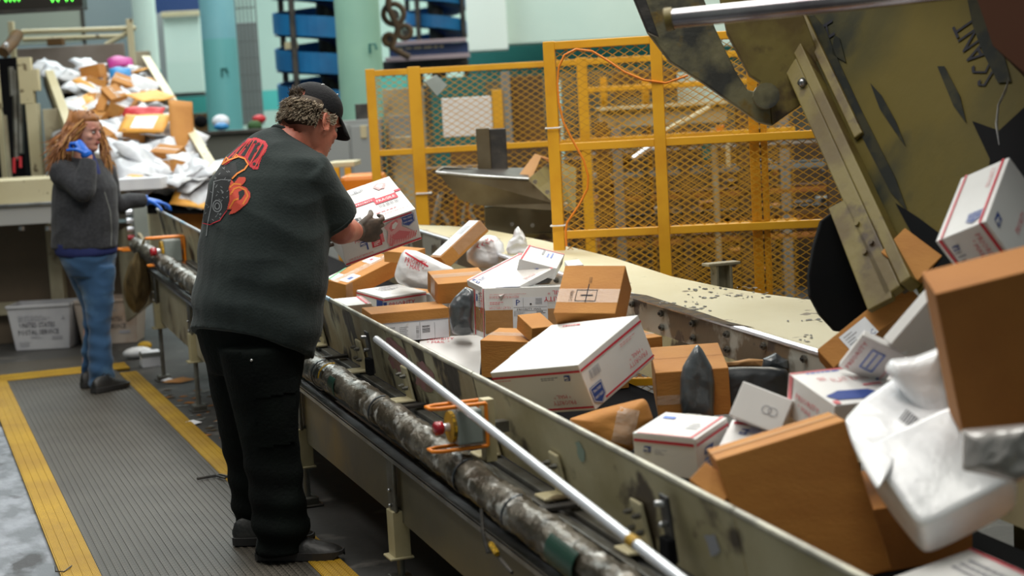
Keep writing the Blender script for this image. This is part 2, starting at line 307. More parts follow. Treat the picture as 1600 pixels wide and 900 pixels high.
FIT = {
 'held': [[1.55,5.914,1.0714],[0.3049,-0.0177,0.0804],[-0.0166,0.2706,0.1227],[0.0363,0.0588,-0.1248]],
 'longbrown': [[1.7505,6.6243,0.8075],[0.3062,0.2057,0.0762],[-0.0706,0.0961,0.0241],[0.0041,0.0222,-0.0766]],
 'flatprio': [[1.8503,6.396,0.7627],[0.2097,0.0685,0.0012],[-0.0633,0.1933,0.0213],[-0.0014,0.0052,-0.0518]],
 'smallwhite': [[1.6203,6.2227,0.764],[0.1254,-0.009,0.0009],[0.0142,0.1976,0.0107],[0.0007,0.0032,-0.0598]],
 'tapebrown': [[1.65,5.8912,0.7607],[0.3071,-0.0227,-0.0012],[0.0136,0.1842,0.0081],[-0.0001,0.005,-0.1146]],
 'envboard': [[1.6798,5.5166,0.5463],[0.2281,-0.0946,-0.0038],[0.0022,0.0064,-0.0292],[0.1721,0.411,0.1026]],
 'brownleft': [[1.9501,5.9683,0.8443],[0.2123,-0.0198,-0.0007],[0.0164,0.1751,0.0375],[0.0014,0.0176,-0.0825]],
 'flatwhite': [[2.0001,5.4032,0.841],[0.242,0.0592,0.0785],[-0.0614,0.1836,0.0507],[0.0058,0.0087,-0.0245]],
 'pbox': [[1.9499,5.427,0.8728],[0.3411,-0.0751,-0.0149],[0.0624,0.288,-0.0233],[-0.0108,-0.0125,-0.1836]],
 'whiteback': [[2.2502,5.457,0.917],[0.118,0.2011,0.0308],[-0.1224,0.0654,0.0416],[-0.0084,0.0115,-0.0428]],
 'leanbrown': [[2.1002,4.5302,1.005],[-0.1532,0.1233,0.0049],[0.0463,0.0608,-0.0851],[-0.0948,-0.1125,-0.132]],
 'bigprio': [[1.7499,4.1288,0.7799],[-0.153,0.3097,-0.0469],[0.264,0.1459,0.1025],[0.0508,0.0043,-0.1371]],
 'midbrown': [[1.7801,5.0288,0.745],[0.1411,-0.1138,-0.0072],[0.1283,0.1583,0.0132],[0.0013,0.0097,-0.1292]],
 'nubbrown': [[2.0003,4.8909,0.7862],[-0.0846,-0.0023,0.0004],[-0.0031,0.1223,0.034],[-0.0006,0.0139,-0.0501]],
 'rightbrown': [[2.0501,4.2496,0.7074],[0.1986,-0.0878,0.0057],[0.148,0.3361,0.0213],[0.0067,0.006,-0.1422]],
 'smallbrown2': [[2.3004,4.701,0.7421],[-0.0845,-0.0024,-0.0009],[-0.0037,0.1287,0.0065],[0.0004,0.0021,-0.0409]],
 'smallprio': [[1.7503,3.4209,0.6882],[-0.1013,0.1438,0.0038],[0.1428,0.1,0.02],[0.0085,0.0088,-0.1051]],
 'circlewhite': [[2.0002,3.3785,0.7605],[-0.0835,0.0962,0.0445],[0.0707,0.0814,-0.0431],[-0.0455,-0.0027,-0.0796]],
 'redlinewhite': [[1.9003,3.3692,0.6381],[-0.0766,0.0841,0.0094],[0.0858,0.0723,0.0529],[0.0158,0.0204,-0.0535]],
 'hexprio': [[2.0001,3.1895,0.7765],[0.0073,0.2176,0.0458],[0.3838,-0.0123,-0.0024],[0.0001,0.0223,-0.1058]],
 'frontbrown': [[1.6197,3.0736,0.7179],[0.2684,-0.1029,0.0728],[0.0808,0.1952,-0.0217],[0.0651,-0.0636,-0.33]],
 'rightbig': [[1.8501,2.5798,1.1055],[0.2404,-0.1169,0.0563],[0.0444,0.1067,0.0322],[0.0977,0.0524,-0.3083]],
 'topprio': [[2.3502,3.0745,1.1881],[-0.0563,0.1173,-0.05],[0.188,0.1485,0.1366],[0.0889,-0.0064,-0.1153]],
 'tkcbrown': [[2.3003,3.6696,0.7693],[0.24,-0.062,0.1721],[-0.0221,0.0457,0.0473],[0.0517,0.0725,-0.0459]],
 'behindbrown': [[2.5002,3.562,0.9971],[0.0673,-0.0181,0.0619],[-0.0357,0.1145,0.0722],[0.0627,0.0528,-0.0528]],
 'stampwhite': [[2.2001,3.1876,0.8728],[-0.0896,0.0464,0.0536],[0.01,0.1269,-0.093],[0.0108,0.0076,0.0115]],
 'bigenv': [[2.1501,3.1769,0.9069],[0.1038,-0.047,0.1258],[0.2342,0.1088,-0.1526],[-0.0038,0.0267,0.0131]],
 'bottomwhite': [[1.7199,2.3484,0.5543],[0.071,0.315,-0.0223],[0.1692,-0.0352,0.0419],[0.0215,-0.0117,-0.0969]],
 'tapetilt': [[2.2003,6.6831,0.8819],[0.2021,0.0063,0.1494],[-0.0009,0.1393,-0.0047],[0.0374,-0.0015,-0.0506]],
 'backbrown': [[2.0005,6.4791,0.9313],[0.0944,0.0745,0.009],[-0.0836,0.1047,0.0102],[0.0005,0.0051,-0.0475]],
 'lowbrown': [[1.6206,3.0599,0.6197],[-0.0415,0.0667,0.0497],[0.0454,0.0031,0.0337],[0.0459,0.08,-0.0691]],
 'cornerwhite': [[2.3003,5.3242,0.9365],[-0.0538,0.0154,-0.0023],[0.0315,0.1116,0.0094],[0.0013,0.0014,-0.0214]],
 'sackbox': [[1.8202,2.6074,0.645],[0.1994,-0.0473,0.0849],[-0.0071,0.1915,0.1234],[0.0526,0.0601,-0.0902]],
}
# ================================================================== floor and mats
def T(X, z, y): return V((X, y, z+.046*y))        # the conveyor climbs 4.6 cm a metre away from the camera
fl = MB(); fl.aa(-8, 24, -2, 34, -.1, 0, 'floor_grey'); fl.build('floor', kind='structure')
c = MB(); c.aa(-4, .405, 2, 8.75, 0, .004, 'concrete'); c.build('trim_1', kind='structure')
# ribbed anti-fatigue mat with three yellow borders
def mat_pads():
    bm = thing('floor_mat', 'grey ribbed walkway mat with yellow borders that the man in the cap stands on', 'mat', (.85, 6.8, .004))
    b = MB(); b.aa(.526, 1.19, 3.9, 10.33, .004, .014, 'mat_rubber'); b.build('mat_surface', bm)
    r = MB(); n = 26
    for i in range(n):
        x = .535+(1.18-.535)*i/(n-1); r.aa(x-.006, x+.006, 3.9, 10.3, .014, .0165, 'mat_rib')
    ridge = r.build('rib', bm, kind='stuff')
    def strip(x0, x1, y0, y1, alongx=False):
        q = MB(); q.aa(x0, x1, y0, y1, .004, .0175, 'yellow_rubber')
        for k in range(4):
            if alongx: yy = y0+(y1-y0)*(k+.5)/4; q.aa(x0, x1, yy-.010, yy+.010, .0175, .0195, 'yellow_rubber')
            else: xx = x0+(x1-x0)*(k+.5)/4; q.aa(xx-.010, xx+.010, y0, y1, .0175, .0195, 'yellow_rubber')
        q.build('yellow_border', bm)
    strip(.400, .526, 3.9, 10.33); strip(1.19, 1.297, 3.9, 10.15); strip(-.6, 1.28, 10.33, 10.62, True)
    return bm
def bumpmat(name, c, c2, sx, sy, rough=.6, st=.6):
    mt = mat(name, c, rough, col2=c2, ns=3, lo=.4, hi=.65); nt = mt.node_tree; b = nt.nodes['Principled BSDF']; L = nt.links.new
    tc = nt.nodes.new('ShaderNodeTexCoord'); mp = nt.nodes.new('ShaderNodeMapping'); mp.inputs['Scale'].default_value = (sx, sy, 1); L(tc.outputs['Object'], mp.inputs[0])
    br = nt.nodes.new('ShaderNodeTexBrick'); br.inputs['Scale'].default_value = 1; br.inputs['Mortar Size'].default_value = .12; br.inputs['Brick Width'].default_value = 1.; br.inputs['Row Height'].default_value = .6; L(mp.outputs[0], br.inputs[0])
    bp = nt.nodes.new('ShaderNodeBump'); bp.inputs['Strength'].default_value = st; bp.inputs['Distance'].default_value = .004; bp.invert = True; L(br.outputs['Fac'], bp.inputs['Height']); L(bp.outputs[0], b.inputs['Normal'])
    mx = nt.nodes.new('ShaderNodeMix'); mx.data_type = 'RGBA'; mx.blend_type = 'MULTIPLY'; mx.inputs[0].default_value = 1
    src = b.inputs['Base Color'].links[0].from_socket; L(src, mx.inputs[6])
    rr = nt.nodes.new('ShaderNodeMapRange'); rr.inputs['To Min'].default_value = 1; rr.inputs['To Max'].default_value = .35; L(br.outputs['Fac'], rr.inputs[0]); L(rr.outputs[0], mx.inputs[7]); L(mx.outputs[2], b.inputs['Base Color'])
bumpmat('mat_rubber', (.085, .072, .055), (.066, .054, .040), 55, 40)
bumpmat('mat_rib', (.110, .094, .073), (.082, .068, .05), 55, 40)
bumpmat('yellow_rubber', (.62, .36, .004), (.48, .26, .004), 90, 60, .7, .5)
mat_pads()
b = MB(); b.aa(-1.5, 1.25, 10.62, 11.2, .002, .012, 'mat_rib')
tag(b.build('floor_mat'), 'grey ribbed mat strip in front of the white mail tubs', 'mat')
# ================================================================== conveyor
cv = thing('parcel_conveyor', 'long worn cream sorting conveyor trough heaped with parcels', 'conveyor', (1.45, 5, 0))
Y0, Y1 = 1.3, 10.15
cuts = [Y0, 2.78, 4.32, 5.92, 7.5, 9.0, Y1]
for i in range(6):
    y0, y1 = cuts[i]+.003, cuts[i+1]-.003; mt = 'cream_paint' if i < 2 else 'cream_worn'
    q = MB(); n = 6
    for k in range(n):
        a, b2 = y0+(y1-y0)*k/n, y0+(y1-y0)*(k+1)/n
        q.box(T(1.541, .335, a), T(1.541, .335, b2)-T(1.541, .335, a), T(1.50, .55, a)-T(1.541, .335, a), (.007, 0, 0), mt)
    q.build('side_panel', cv)
    q = MB(); q.tube([T(1.503, .555, a) for a in (y0, (y0+y1)/2, y1)], .0085, 'rim_metal' if i < 3 else 'blue_lip', n=8); q.build('rim_lip', cv, smooth=True)
# far side wall, its bright lip and bolts
q = MB(); q.box(T(2.50, .545, Y0), T(2.5, .545, 9.2)-T(2.5, .545, Y0), (0, 0, -.10), (.008, 0, 0), 'far_plate'); q.build('far_side_plate', cv)
q = MB(); q.box(T(2.50, .445, Y0), T(2.5, .445, 9.2)-T(2.5, .445, Y0), (-.03, 0, -.16), (.008, 0, 0), 'cream_paint'); q.build('far_skirt', cv)
q = MB(); q.box(T(2.495, .545, Y0), T(2.5, .545, 9.2)-T(2.5, .545, Y0), (.022, 0, .003), (0, 0, .014), 'bright_steel'); q.build('far_lip', cv, bevel=.004)
for k in range(14):
    y = 3.9+k*.24
    for z in (.525, .475):
        q = MB(); q.tube([T(2.497, z, y), T(2.488, z, y)], .012, 'dull_steel', n=8); q.tube([T(2.488, z, y), T(2.482, z, y)], .006, 'dark_steel', n=6); q.build('bolt', cv)
q = MB(); q.box(T(1.54, .20, Y0), T(1.54, .20, Y1)-T(1.54, .20, Y0), (.95, 0, 0), (0, 0, .02), 'black'); q.build('belt', cv)
# steel guide rails below the side panel
q = MB()
for X, z, w, h in ((1.450, .305, .022, .03), (1.505, .312, .036, .02)):
    q.box(T(X, z, 2.0), T(X, z, 9.9)-T(X, z, 2.0), (w, 0, 0), (0, 0, h), 'dull_steel')
q.build('guide_rail', cv, bevel=.003)
q = MB(); q.box(T(1.481, .300, 2.), T(1.481, .300, 9.9)-T(1.481, .300, 2.), (.018, 0, 0), (0, 0, .022), 'steel'); q.build('guide_rail', cv, bevel=.003)
q = MB(); q.box(T(1.42, .24, 2.), T(1.42, .24, 9.9)-T(1.42, .24, 2.), (.13, 0, 0), (0, 0, .03), 'dark_steel'); q.build('under_tray', cv)
for px, py in ((512, 575), (628, 632), (866, 790), (330, 455)):
    p = onx(px, py, 1.46); q = MB(); q.cb(T(1.485, .345, p.y), (.16, .035, .012), 'dark_steel'); q.build('cross_bar', cv, bevel=.003)
# bolted cream corner brackets on the side panels
def bracket(px, py, w=.08, h=.115):
    p = onx(px, py, 1.52); y = p.y; b = MB(); b.prism([T(1.535, .338, y-w/2), T(1.535, .338, y+w/2), T(1.515, .338+h, y+w/2-.01), T(1.515, .338+h, y-w/2+.01)], (-.010, 0, 0), 'cream_clean')
    b.cb(T(1.50, .340, y), (.07, w, .010), 'cream_clean'); o = b.build('bracket', cv, bevel=.006)
    for dy in (-.022, .022):
        for dz in (.045, .085):
            X = 1.52-.024*dz/.15; s = MB(); s.tube([T(X-.0, .338+dz, y+dy), T(X-.012, .338+dz, y+dy)], .008, 'dull_steel', n=6); s.tube([T(X-.012, .338+dz, y+dy), T(X-.019, .338+dz, y+dy)], .005, 'dull_steel', n=6); s.build('bolt', o)
for px, py in ((503, 535), (565, 562), (637, 606), (768, 690), (872, 742), (1003, 850)): bracket(px, py)
def latch(px, py, k=1.):
    p = onx(px, py, 1.52); y = p.y; b = MB(); b.prism([T(1.505, .37, y-.022), T(1.505, .37, y+.022), T(1.488, .52, y+.022), T(1.488, .52, y-.022)], (-.008, 0, 0), 'dark_steel'); b.cb(T(1.488, .395, y), (.02, .05, .06), 'black')
    b.tube([T(1.49, .50, y), T(1.465, .50, y+.01)], .008, 'steel', n=6); b.tube([T(1.495, .455, y), T(1.47, .455, y)], .008, 'steel', n=6); b.build('latch', cv, bevel=.004)
latch(591, 570); latch(1064, 855)
def patch(pts, X, mt, nm, par=cv):       # worn-through primer with its own outline
    r_ = random.Random(len(pts)*7); pts = [(x+r_.uniform(-1.5, 1.5)+(X2-x)*t, y+r_.uniform(-2, 2)+(Y2-y)*t) for (x, y), (X2, Y2) in zip(pts, pts[1:]+pts[:1]) for t in (0, .33, .66)]
    b = MB(); P = [onplane(x, y, T(1.545, .315, 5)+V((X, 0, 0)), (T(1.5, .55, 5)-T(1.545, .315, 5)).cross(V((0, 1, .046))).normalized()) for x, y in pts]
    b.add(P, [tuple(range(len(P)))[::-1]], mt); b.build(nm, par)
patch([(602, 528), (610, 527), (622, 536), (634, 548), (638, 560), (637, 580), (630, 590), (622, 583), (613, 575), (606, 560), (609, 548)], -.002, 'pink_primer', 'bare_primer')
patch([(652, 565), (664, 566), (676, 583), (682, 600), (674, 612), (662, 610), (650, 600)], -.002, 'pink_primer', 'bare_primer')
patch([(1100, 838), (1117, 836), (1127, 862), (1112, 868)], -.002, 'grey_ink', 'bare_primer')
patch([(898, 690), (904, 688), (913, 705), (912, 722), (905, 718)], -.002, 'green_scuff', 'bare_primer')
# apron plates below, with flange, legs
cuts = [1.6, 3.1, 4.88, 6.12, 7.4, 8.75, 9.95]
for i in range(6):
    y0, y1 = cuts[i]+.004, cuts[i+1]-.004; q = MB(); X = 1.41
    t0, t1 = T(X, .215, y0), T(X, .215, y1); dn = .22 if i < 3 else .30
    q.prism([t0, t1, t1-V((0, 0, dn+(.02 if i == 2 else .0))), t0-V((0, 0, dn))], (.006, 0, 0), 'apron_steel' if i < 4 else 'cream_dull'); q.build('apron_plate', cv)
q = MB(); q.box(T(1.378, .215, 1.6), T(1.378, .215, 9.95)-T(1.378, .215, 1.6), (.05, 0, 0), (0, 0, .008), 'steel'); q.box(T(1.378, .200, 1.6), T(1.378, .200, 9.95)-T(1.378, .200, 1.6), (.005, 0, 0), (0, 0, .020), 'steel'); q.build('apron_flange', cv)
for y, k in ((4.86, 1), (6.12, 1), (8.55, 1.3), (7.35, 1), (2.9, 1), (9.75, 1.3)):
    L = thing('leg', None, None, (0, 0, 0)); L.parent = cv; L.location = -cv.location+V((1.405, y, 0)); o = L
    tz = .195+.046*y
    a = MB(); a.cb((1.392, y, tz-.085), (.012, .075, .17), 'dull_steel'); a.tube([(1.386, y, tz-.10), (1.376, y, tz-.10)], .008, 'steel', n=6); a.tube([(1.386, y, tz-.15), (1.376, y, tz-.15)], .008, 'steel', n=6); a.build('leg_plate', o, bevel=.004)
    a = MB(); a.cb((1.405, y, tz-.24), (.055, .07, .15), 'cream_paint'); a.cb((1.40, y, tz-.318), (.08, .085, .008), 'cream_paint'); a.build('leg_sleeve', o, bevel=.003)
    a = MB(); a.tube([(1.405, y, tz-.3), (1.405, y, .01)], .013, 'dull_steel', n=10); a.build('leg_post', o, smooth=True)
    a = MB(); a.cb((1.405, y, .02), (.07, .09, .03), 'dull_steel'); a.cb((1.405, y, .005), (.10, .12, .008), 'dark_steel'); a.build('foot_pad', o, bevel=.006)
for y in (4.95, 6.2, 7.4, 8.6): q = MB(); q.aa(1.42, 2.5, y, y+.05, .14+.04*y, .18+.04*y, 'cream_dull'); q.build('cross_member', cv)
for y in (4.0, 6.2, 8.6):
    q = MB(); q.aa(2.53, 2.59, y, y+.06, 0, .38+.046*y, 'cream_dull'); q.build('leg', cv)
# foil and tape wrapped pipe along the front
pp = [(213, 383), (258, 412), (298, 440), (467, 562), (531, 597), (609, 650), (691, 712), (760, 765), (833, 820), (905, 872), (1000, 945)]
ctr = [onx(x, y, 1.375) for x, y in pp]
path = []
for i in range(len(ctr)-1):
    k = max(2, int((ctr[i]-ctr[i+1]).length/.02))
    path += [ctr[i].lerp(ctr[i+1], j/k) for j in range(k)]
rnd = random.Random(4); rr = []
for i, p in enumerate(path): rr.append(.0455+.006*noise.noise(V((p.y*7, 0, 0)))+.004*noise.noise(V((p.y*31, 3, 0)))+(.004 if int(p.y*9) % 3 == 0 else 0))
pw = thing('wrapped_pipe', 'crumpled foil and plastic wrapped pipe running along the front of the conveyor', 'pipe', ctr[4])
q = MB(); q.tube(path, rr, 'foil_wrap', n=26, jit=.085, seed=3); q.build('wrapping', pw, smooth=True)
def ring(px, py, mt, r, a0, a1, w):
    p = min(path, key=lambda s: (s-onx(px, py, 1.375)).length); i = path.index(p); t = (path[i+1]-path[i-1]).normalized(); u = V((-1, 0, 0)); v = t.cross(u).normalized()
    if v.z < 0: v = -v
    b = MB(); n = 10; ang = [a0+(a1-a0)*k/n for k in range(n+1)]
    for k in range(n):
        f = lambda a, s: p+(u*math.cos(a)+v*math.sin(a))*r+t*s
        b.box(f(ang[k], -w/2), f(ang[k+1], -w/2)-f(ang[k], -w/2), t*w, (u*math.cos(ang[k])+v*math.sin(ang[k]))*.003, mt)
    return b
ring(520, 588, 'yellow_rubber', .052, .1, 1.8, .012).build('yellow_band', pw)
ring(538, 606, 'green_patch', .050, -.5, .7, .07).build('green_patch', pw)
ring(908, 878, 'green_patch', .052, -.5, .9, .16).build('green_patch', pw)
for px, py in ((508, 585), (600, 650), (735, 755), (812, 815)): ring(px, py, 'black_poly', .0515, -1.2, 1.7, .010).build('tie', pw)
q = MB(); p = onx(752, 795, 1.33); q.tube([p, p+V((-.01, -.03, -.05)), p+V((-.01, -.06, -.10)), onx(772, 862, 1.33), onx(800, 895, 1.33)], .005, 'dark_steel', n=6); q.tube([onx(767, 850, 1.325), onx(777, 866, 1.325)], .008, 'yellow_rubber', n=6)
tag(q.build('dangling_cord'), 'dark cord with a yellow end hanging from the wrapped pipe', 'cord')
# pole lying against the trough
q = thing('metal_pole', 'long thin silver pole leaning along the near side of the trough', 'pole', onx(588, 530, 1.40))
a0, a1 = onx(588, 530, 1.40), onx(1075, 914, 1.295)
t = MB(); t.tube([a0, a1], .0115, 'bright_steel', n=14); t.build('tube', q, smooth=True)
d = (a1-a0); tt = MB(); s0 = a0+d*.885; tt.tube([s0, s0+d.normalized()*.035], .0135, 'yellow_rubber', n=14); tt.build('yellow_tape', q, smooth=True)
# emergency stop with orange guard loops
def estop(cx, cy, X, s, label, flip=1):
    p = onx(cx, cy, X); t = thing('emergency_stop', label, 'switch', p)
    yb = p.y
    a = MB(); a.cb(p, (.085*s, .10*s, .11*s), 'grey_enamel'); a.build('switch_box', t, bevel=.006)
    # axes: guard lies toward -X (out of the conveyor) ; box face looks to -X
    f = p+V((-.0425*s, 0, 0)); r = MB(); r.tube([f, f+V((-.012*s, 0, 0))], .05*s, 'yellow_rubber', n=20); r.build('yellow_ring', t, smooth=False)
    r = MB(); r.tube([f+V((-.012*s, 0, 0)), f+V((-.03*s, 0, 0))], .014*s, 'bright_steel', n=12); r.build('collar', t, smooth=True)
    r = MB(); r.tube([f+V((-.03*s, 0, 0)), f+V((-.036*s, 0, 0)), f+V((-.058*s, 0, 0)), f+V((-.064*s, 0, 0))], [.012*s, .022*s, .022*s, .015*s], 'red_button', n=14); r.build('red_button', t, smooth=True)
    for dz in (.068, -.068):
        g = MB(); w = .035*s
        pts = [p+V((.06*s, -w, dz*s)), p+V((-.09*s, -w, dz*s)), p+V((-.12*s, -w*.6, dz*s)), p+V((-.12*s, w*.6, dz*s)), p+V((-.09*s, w, dz*s)), p+V((.06*s, w, dz*s))]
        g.tube(pts, .0065*s, 'orange_paint', n=8); g.build('guard_loop', t, smooth=True)
    g = MB()
    for w in (-.035*s, .035*s): g.tube([p+V((.06*s, w, .068*s)), p+V((.06*s, w, -.068*s))], .0065*s, 'orange_paint', n=8)
    g.build('guard_bar', t, smooth=True)
    g = MB(); g.cb(p+V((.075*s, 0, -.02)), (.03, .05*s, .20*s), 'cream_paint'); g.aa(p.x+.08*s, 1.505, p.y-.02, p.y+.02, p.z-.03, p.z+.0, 'dull_steel'); g.build('mounting_plate', t)
estop(727, 664, 1.385, .86, 'red emergency stop button in an orange wire guard, near the silver pole')
estop(268, 391, 1.44, 1.15, 'red emergency stop button in an orange wire guard behind the man in the cap')
# control station of grey boxes by the woman
pc = onx(219, 352, 1.45); t = thing('control_box', 'upright grey control box with a row of round buttons beside the woman', 'control box', pc)
a = MB(); a.cb(pc, (.09, .12, .25), 'grey_enamel'); a.build('enclosure', t, bevel=.006)
for k in range(4):
    z = .09-.055*k; a = MB(); a.tube([pc+V((-.045, 0, z)), pc+V((-.085, 0, z))], .018, 'red_button' if k == 3 else 'bright_steel', n=12); a.build('push_button', t, smooth=True)
a = MB(); a.tube([pc+V((.04, -.09, -.15)), pc+V((-.13, -.09, -.15)), pc+V((-.15, .09, -.15)), pc+V((.04, .09, -.15))], .009, 'orange_paint', n=8); a.build('guard_loop', t, smooth=True)
# canvas end sheet and dirty sack at the far end
t = onx(215, 440, 1.40)
q = MB(); P = [onx(183, 362, 1.42), onx(205, 350, 1.42), onx(240, 400, 1.42), onx(238, 470, 1.42), onx(197, 503, 1.42), onx(188, 430, 1.42)]
q.prism(P, (.02, 0, 0), 'cream_dull'); tag(q.build('end_sheet', base=P[4]), 'pale cream sheet hanging at the far end of the conveyor', 'panel')
q = MB(); c0 = onx(216, 395, 1.33); c1 = onx(213, 488, 1.33); rings = []
for k in range(15):
    u = k/14; r = [.02, .035, .06, .075, .085, .095, .10, .105, .105, .105, .10, .09, .075, .05, .02][k]; c = c0.lerp(c1, u)
    rings.append([c+V((math.cos(a)*r*.7, math.sin(a)*r*1.2, 0))*(1+.16*math.sin(a*7+u*3)) for a in [2*math.pi*j/28 for j in range(28)]])
q.loft(rings, 'sack_cloth'); q.tube([c0, c0+V((.05, .02, .08))], .008, 'sack_cloth', n=6); tag(q.build('cloth_sack', smooth=True), 'dirty tan cloth sack hanging off the conveyor beside the woman', 'sack')
# ================================================================== cream chute deck behind the trough
t = thing('chute_deck', 'wide worn cream chute deck between the parcel trough and the yellow mesh fence', 'chute deck', T(2.8, .5, 5))
edge = [(640, 352), (700, 353), (745, 356), (800, 366), (850, 376), (905, 389), (960, 403), (1050, 432), (1130, 449), (1200, 460), (1280, 470), (1330, 486), (1420, 520)]
far = [ontilt(x, y, .56) for x, y in edge]; near = [T(2.52, .56, p) for p in (8.6, 8.2, 7.9, 7.4, 7.0, 6.4, 5.9, 5.2, 4.7, 4.3, 4.0, 3.5, 2.8)]
q = MB(); n = len(far)
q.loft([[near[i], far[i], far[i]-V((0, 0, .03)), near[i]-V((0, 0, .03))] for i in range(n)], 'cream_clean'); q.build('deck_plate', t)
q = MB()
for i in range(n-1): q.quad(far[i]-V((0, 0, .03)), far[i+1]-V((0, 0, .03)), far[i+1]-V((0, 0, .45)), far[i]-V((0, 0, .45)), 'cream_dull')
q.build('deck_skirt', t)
q = MB(); P = [ontilt(x, y, .5615) for x, y in ((985, 458), (1010, 461), (1060, 477), (1100, 489), (1140, 503), (1180, 512), (1130, 506), (1060, 486), (1010, 470), (986, 466))]
q.add(P, [tuple(range(len(P)))[::-1]], 'dirt'); q.build('grime_streak', t)
rnd = random.Random(5); q = MB()
for (x0, y0, x1, y1, k) in ((1075, 447, 1200, 466, 40), (1070, 468, 1110, 486, 14), (1020, 470, 1060, 478, 6), (1230, 497, 1310, 505, 14), (1250, 515, 1275, 535, 8)):
    for i in range(k):
        x, y = rnd.uniform(x0, x1), rnd.uniform(y0, y1)+(0); w, h = rnd.uniform(1, 5), rnd.uniform(.4, 1.5)
        P = [ontilt(x+dx*w, y+dy*h, .5618) for dx, dy in ((-1, 0), (-.4, -1), (.7, -.7), (1, .2), (.2, 1))]; q.add(P, [tuple(range(5))[::-1]], 'dark_steel')
q.build('paint_chips', t, kind='stuff')
q = MB(); p = dep(1128, 442, 6.2)
for dx in (-.03, .03): q.cb(p+V((dx-.0, 0, 0)), (.012, .05, .16), 'cream_dull')
q.cb(p+V((0, 0, .075)), (.14, .06, .012), 'cream_dull'); q.cb(p+V((0, .02, 0)), (.06, .012, .15), 'cream_dull')
q.build('bracket_stand', t, bevel=.003)
# ================================================================== yellow mesh fences
def fence(name, label, posts, depth0, depth1, x0, x1, rails, ztop, zbot, bays, cell=.052, group=None, skip=()):
    """posts: pixel x at the horizon row; rails: heights"""
    def at(px, z):       # point of the fence plane above pixel column px (at horizon) and height z
        k = (px-x0)/(x1-x0); D = depth0+(depth1-depth0)*k; yh = 221-.056*px; p = dep(px, yh, D); return V((p.x, p.y, z))
    o = thing(name, label, 'fence', at(posts[0][0], 0), group)
    ux = (at(x1, 0)-at(x0, 0)).normalized(); uy = V((-ux.y, ux.x, 0))
    for px, w in posts:
        p = at(px, 0); q = MB(); q.box(p-ux*w/2-uy*.02, ux*w, uy*.045, (0, 0, ztop), 'yellow_paint'); q.build('post', o, bevel=.003)
    for a, b in bays:
        A, B = at(a, 0), at(b, 0); d = B-A
        for z in rails:
            q = MB(); q.box(A+V((0, 0, z-.018))-uy*.016, d, uy*.032, (0, 0, .036), 'yellow_paint'); q.build('rail', o, bevel=.003)
        q = MB(); Lh = d.length; cw, ch = cell, cell*.31; nx = int(Lh/cw+.999); nz = int((ztop-zbot)/ch)
        e = d.normalized(); th = .0021; H = cw/2
        for j in range(nz):
            for s in (0, 1):
                for i in range(nx+1):
                    xa = i*cw-(H if j % 2 else 0); p0 = xa; p1 = xa+H if s == 0 else xa-H
                    if max(p0, p1) > Lh+.001 or min(p0, p1) < -.001: continue
                    za, zb = zbot+j*ch, zbot+(j+1)*ch
                    u0 = A+e*p0+V((0, 0, za)); u1 = A+e*p1+V((0, 0, zb)); vv = V((0, 0, 1))*th
                    k = len(q.v); q.v += [u0-vv, u0+vv, u1+vv, u1-vv, u0+uy*.004, u1+uy*.004]; mi = q.mi('yellow_mesh')
                    for f in ((k, k+3, k+2, k+1), (k+1, k+2, k+5, k+4), (k+4, k+5, k+3, k)): q.f.append(list(f)); q.m.append(mi)
        q.build('expanded_mesh', o, kind='stuff')
    return o, at, ux, uy
zt = 1.5+106/347.
fn, fat, fux, fuy = fence('mesh_fence', 'taller yellow expanded-mesh machine guard directly behind the chute deck', [(863, .052), (1029, .052)], 7.2, 7.0, 863, 1360, (zt-.02, zt-.475, zt-.87, .25), zt, .15, [(871, 1020), (1038, 1360)])
q = MB(); p = fat(1168, 0); q.box(p+fuy*.03, fux*.045, fuy*.05, (0, 0, zt-.02), 'yellow_paint'); q.box(p+fuy*.03+fux*.05, fux*.03, fuy*.03, (0, 0, zt-.02), 'yellow_paint'); q.build('post', fn, bevel=.003)
q = MB()
for k in range(40): q.box(p+fux*.0455+V((0, 0, .3+.035*k))+fuy*.029, fux*.005, fuy*.002, (0, 0, .016), 'dark_steel')
q.build('slots', fn, kind='stuff')
for z, px in ((1.42, 863), (.98, 863)):
    q = MB(); p = fat(px, z); q.tube([p+fux*sx*.032+fuy*sy*.03 for sx, sy in ((-1, -1), (1, -1), (1, 1), (-1, 1))], .004, 'white_card', n=6, closed=True); q.build('cable_tie', fn)
q = MB(); pts = [(885, 385), (884, 360), (886, 348), (905, 320), (918, 295), (919, 275), (912, 250), (895, 220), (880, 190), (873, 160), (871, 130), (873, 105), (882, 86), (900, 77), (925, 80), (950, 95), (975, 112), (1005, 125), (1040, 130), (1075, 118)]
q.tube([dep(x, y, 7.1) for x, y in pts], .005, 'orange_cable', n=6); tag(q.build('orange_cable', smooth=True), 'thin orange cable looped loosely through the tall mesh guard', 'cable')
ff, gat, gux, guy = fence('mesh_fence', 'farther yellow expanded-mesh fence left of the tall guard, a grey plate hung on it', [(583, .055), (651, .075), (912, .06)], 9.5, 9.6, 583, 1300, (1.5+72/263., 1.5-52/263., .75), 1.5+79/263., .3, [(588, 644), (658, 905), (918, 1240)], cell=.06)
q = MB(); cpx = [(664, 128), (682, 117), (699, 133), (683, 150)]; P = [dep(x, y, 9.4) for x, y in cpx]; q.prism(P, V((0, .02, 0)), 'grey_enamel'); q.build('hung_plate', ff)
q = MB(); p = gat(655, 1.05); q.tube([p+gux*sx*.045+guy*sy*.03 for sx, sy in ((-1, -1), (1, -1), (1, 1), (-1, 1))], .005, 'white_card', n=6, closed=True); q.build('cable_tie', ff)
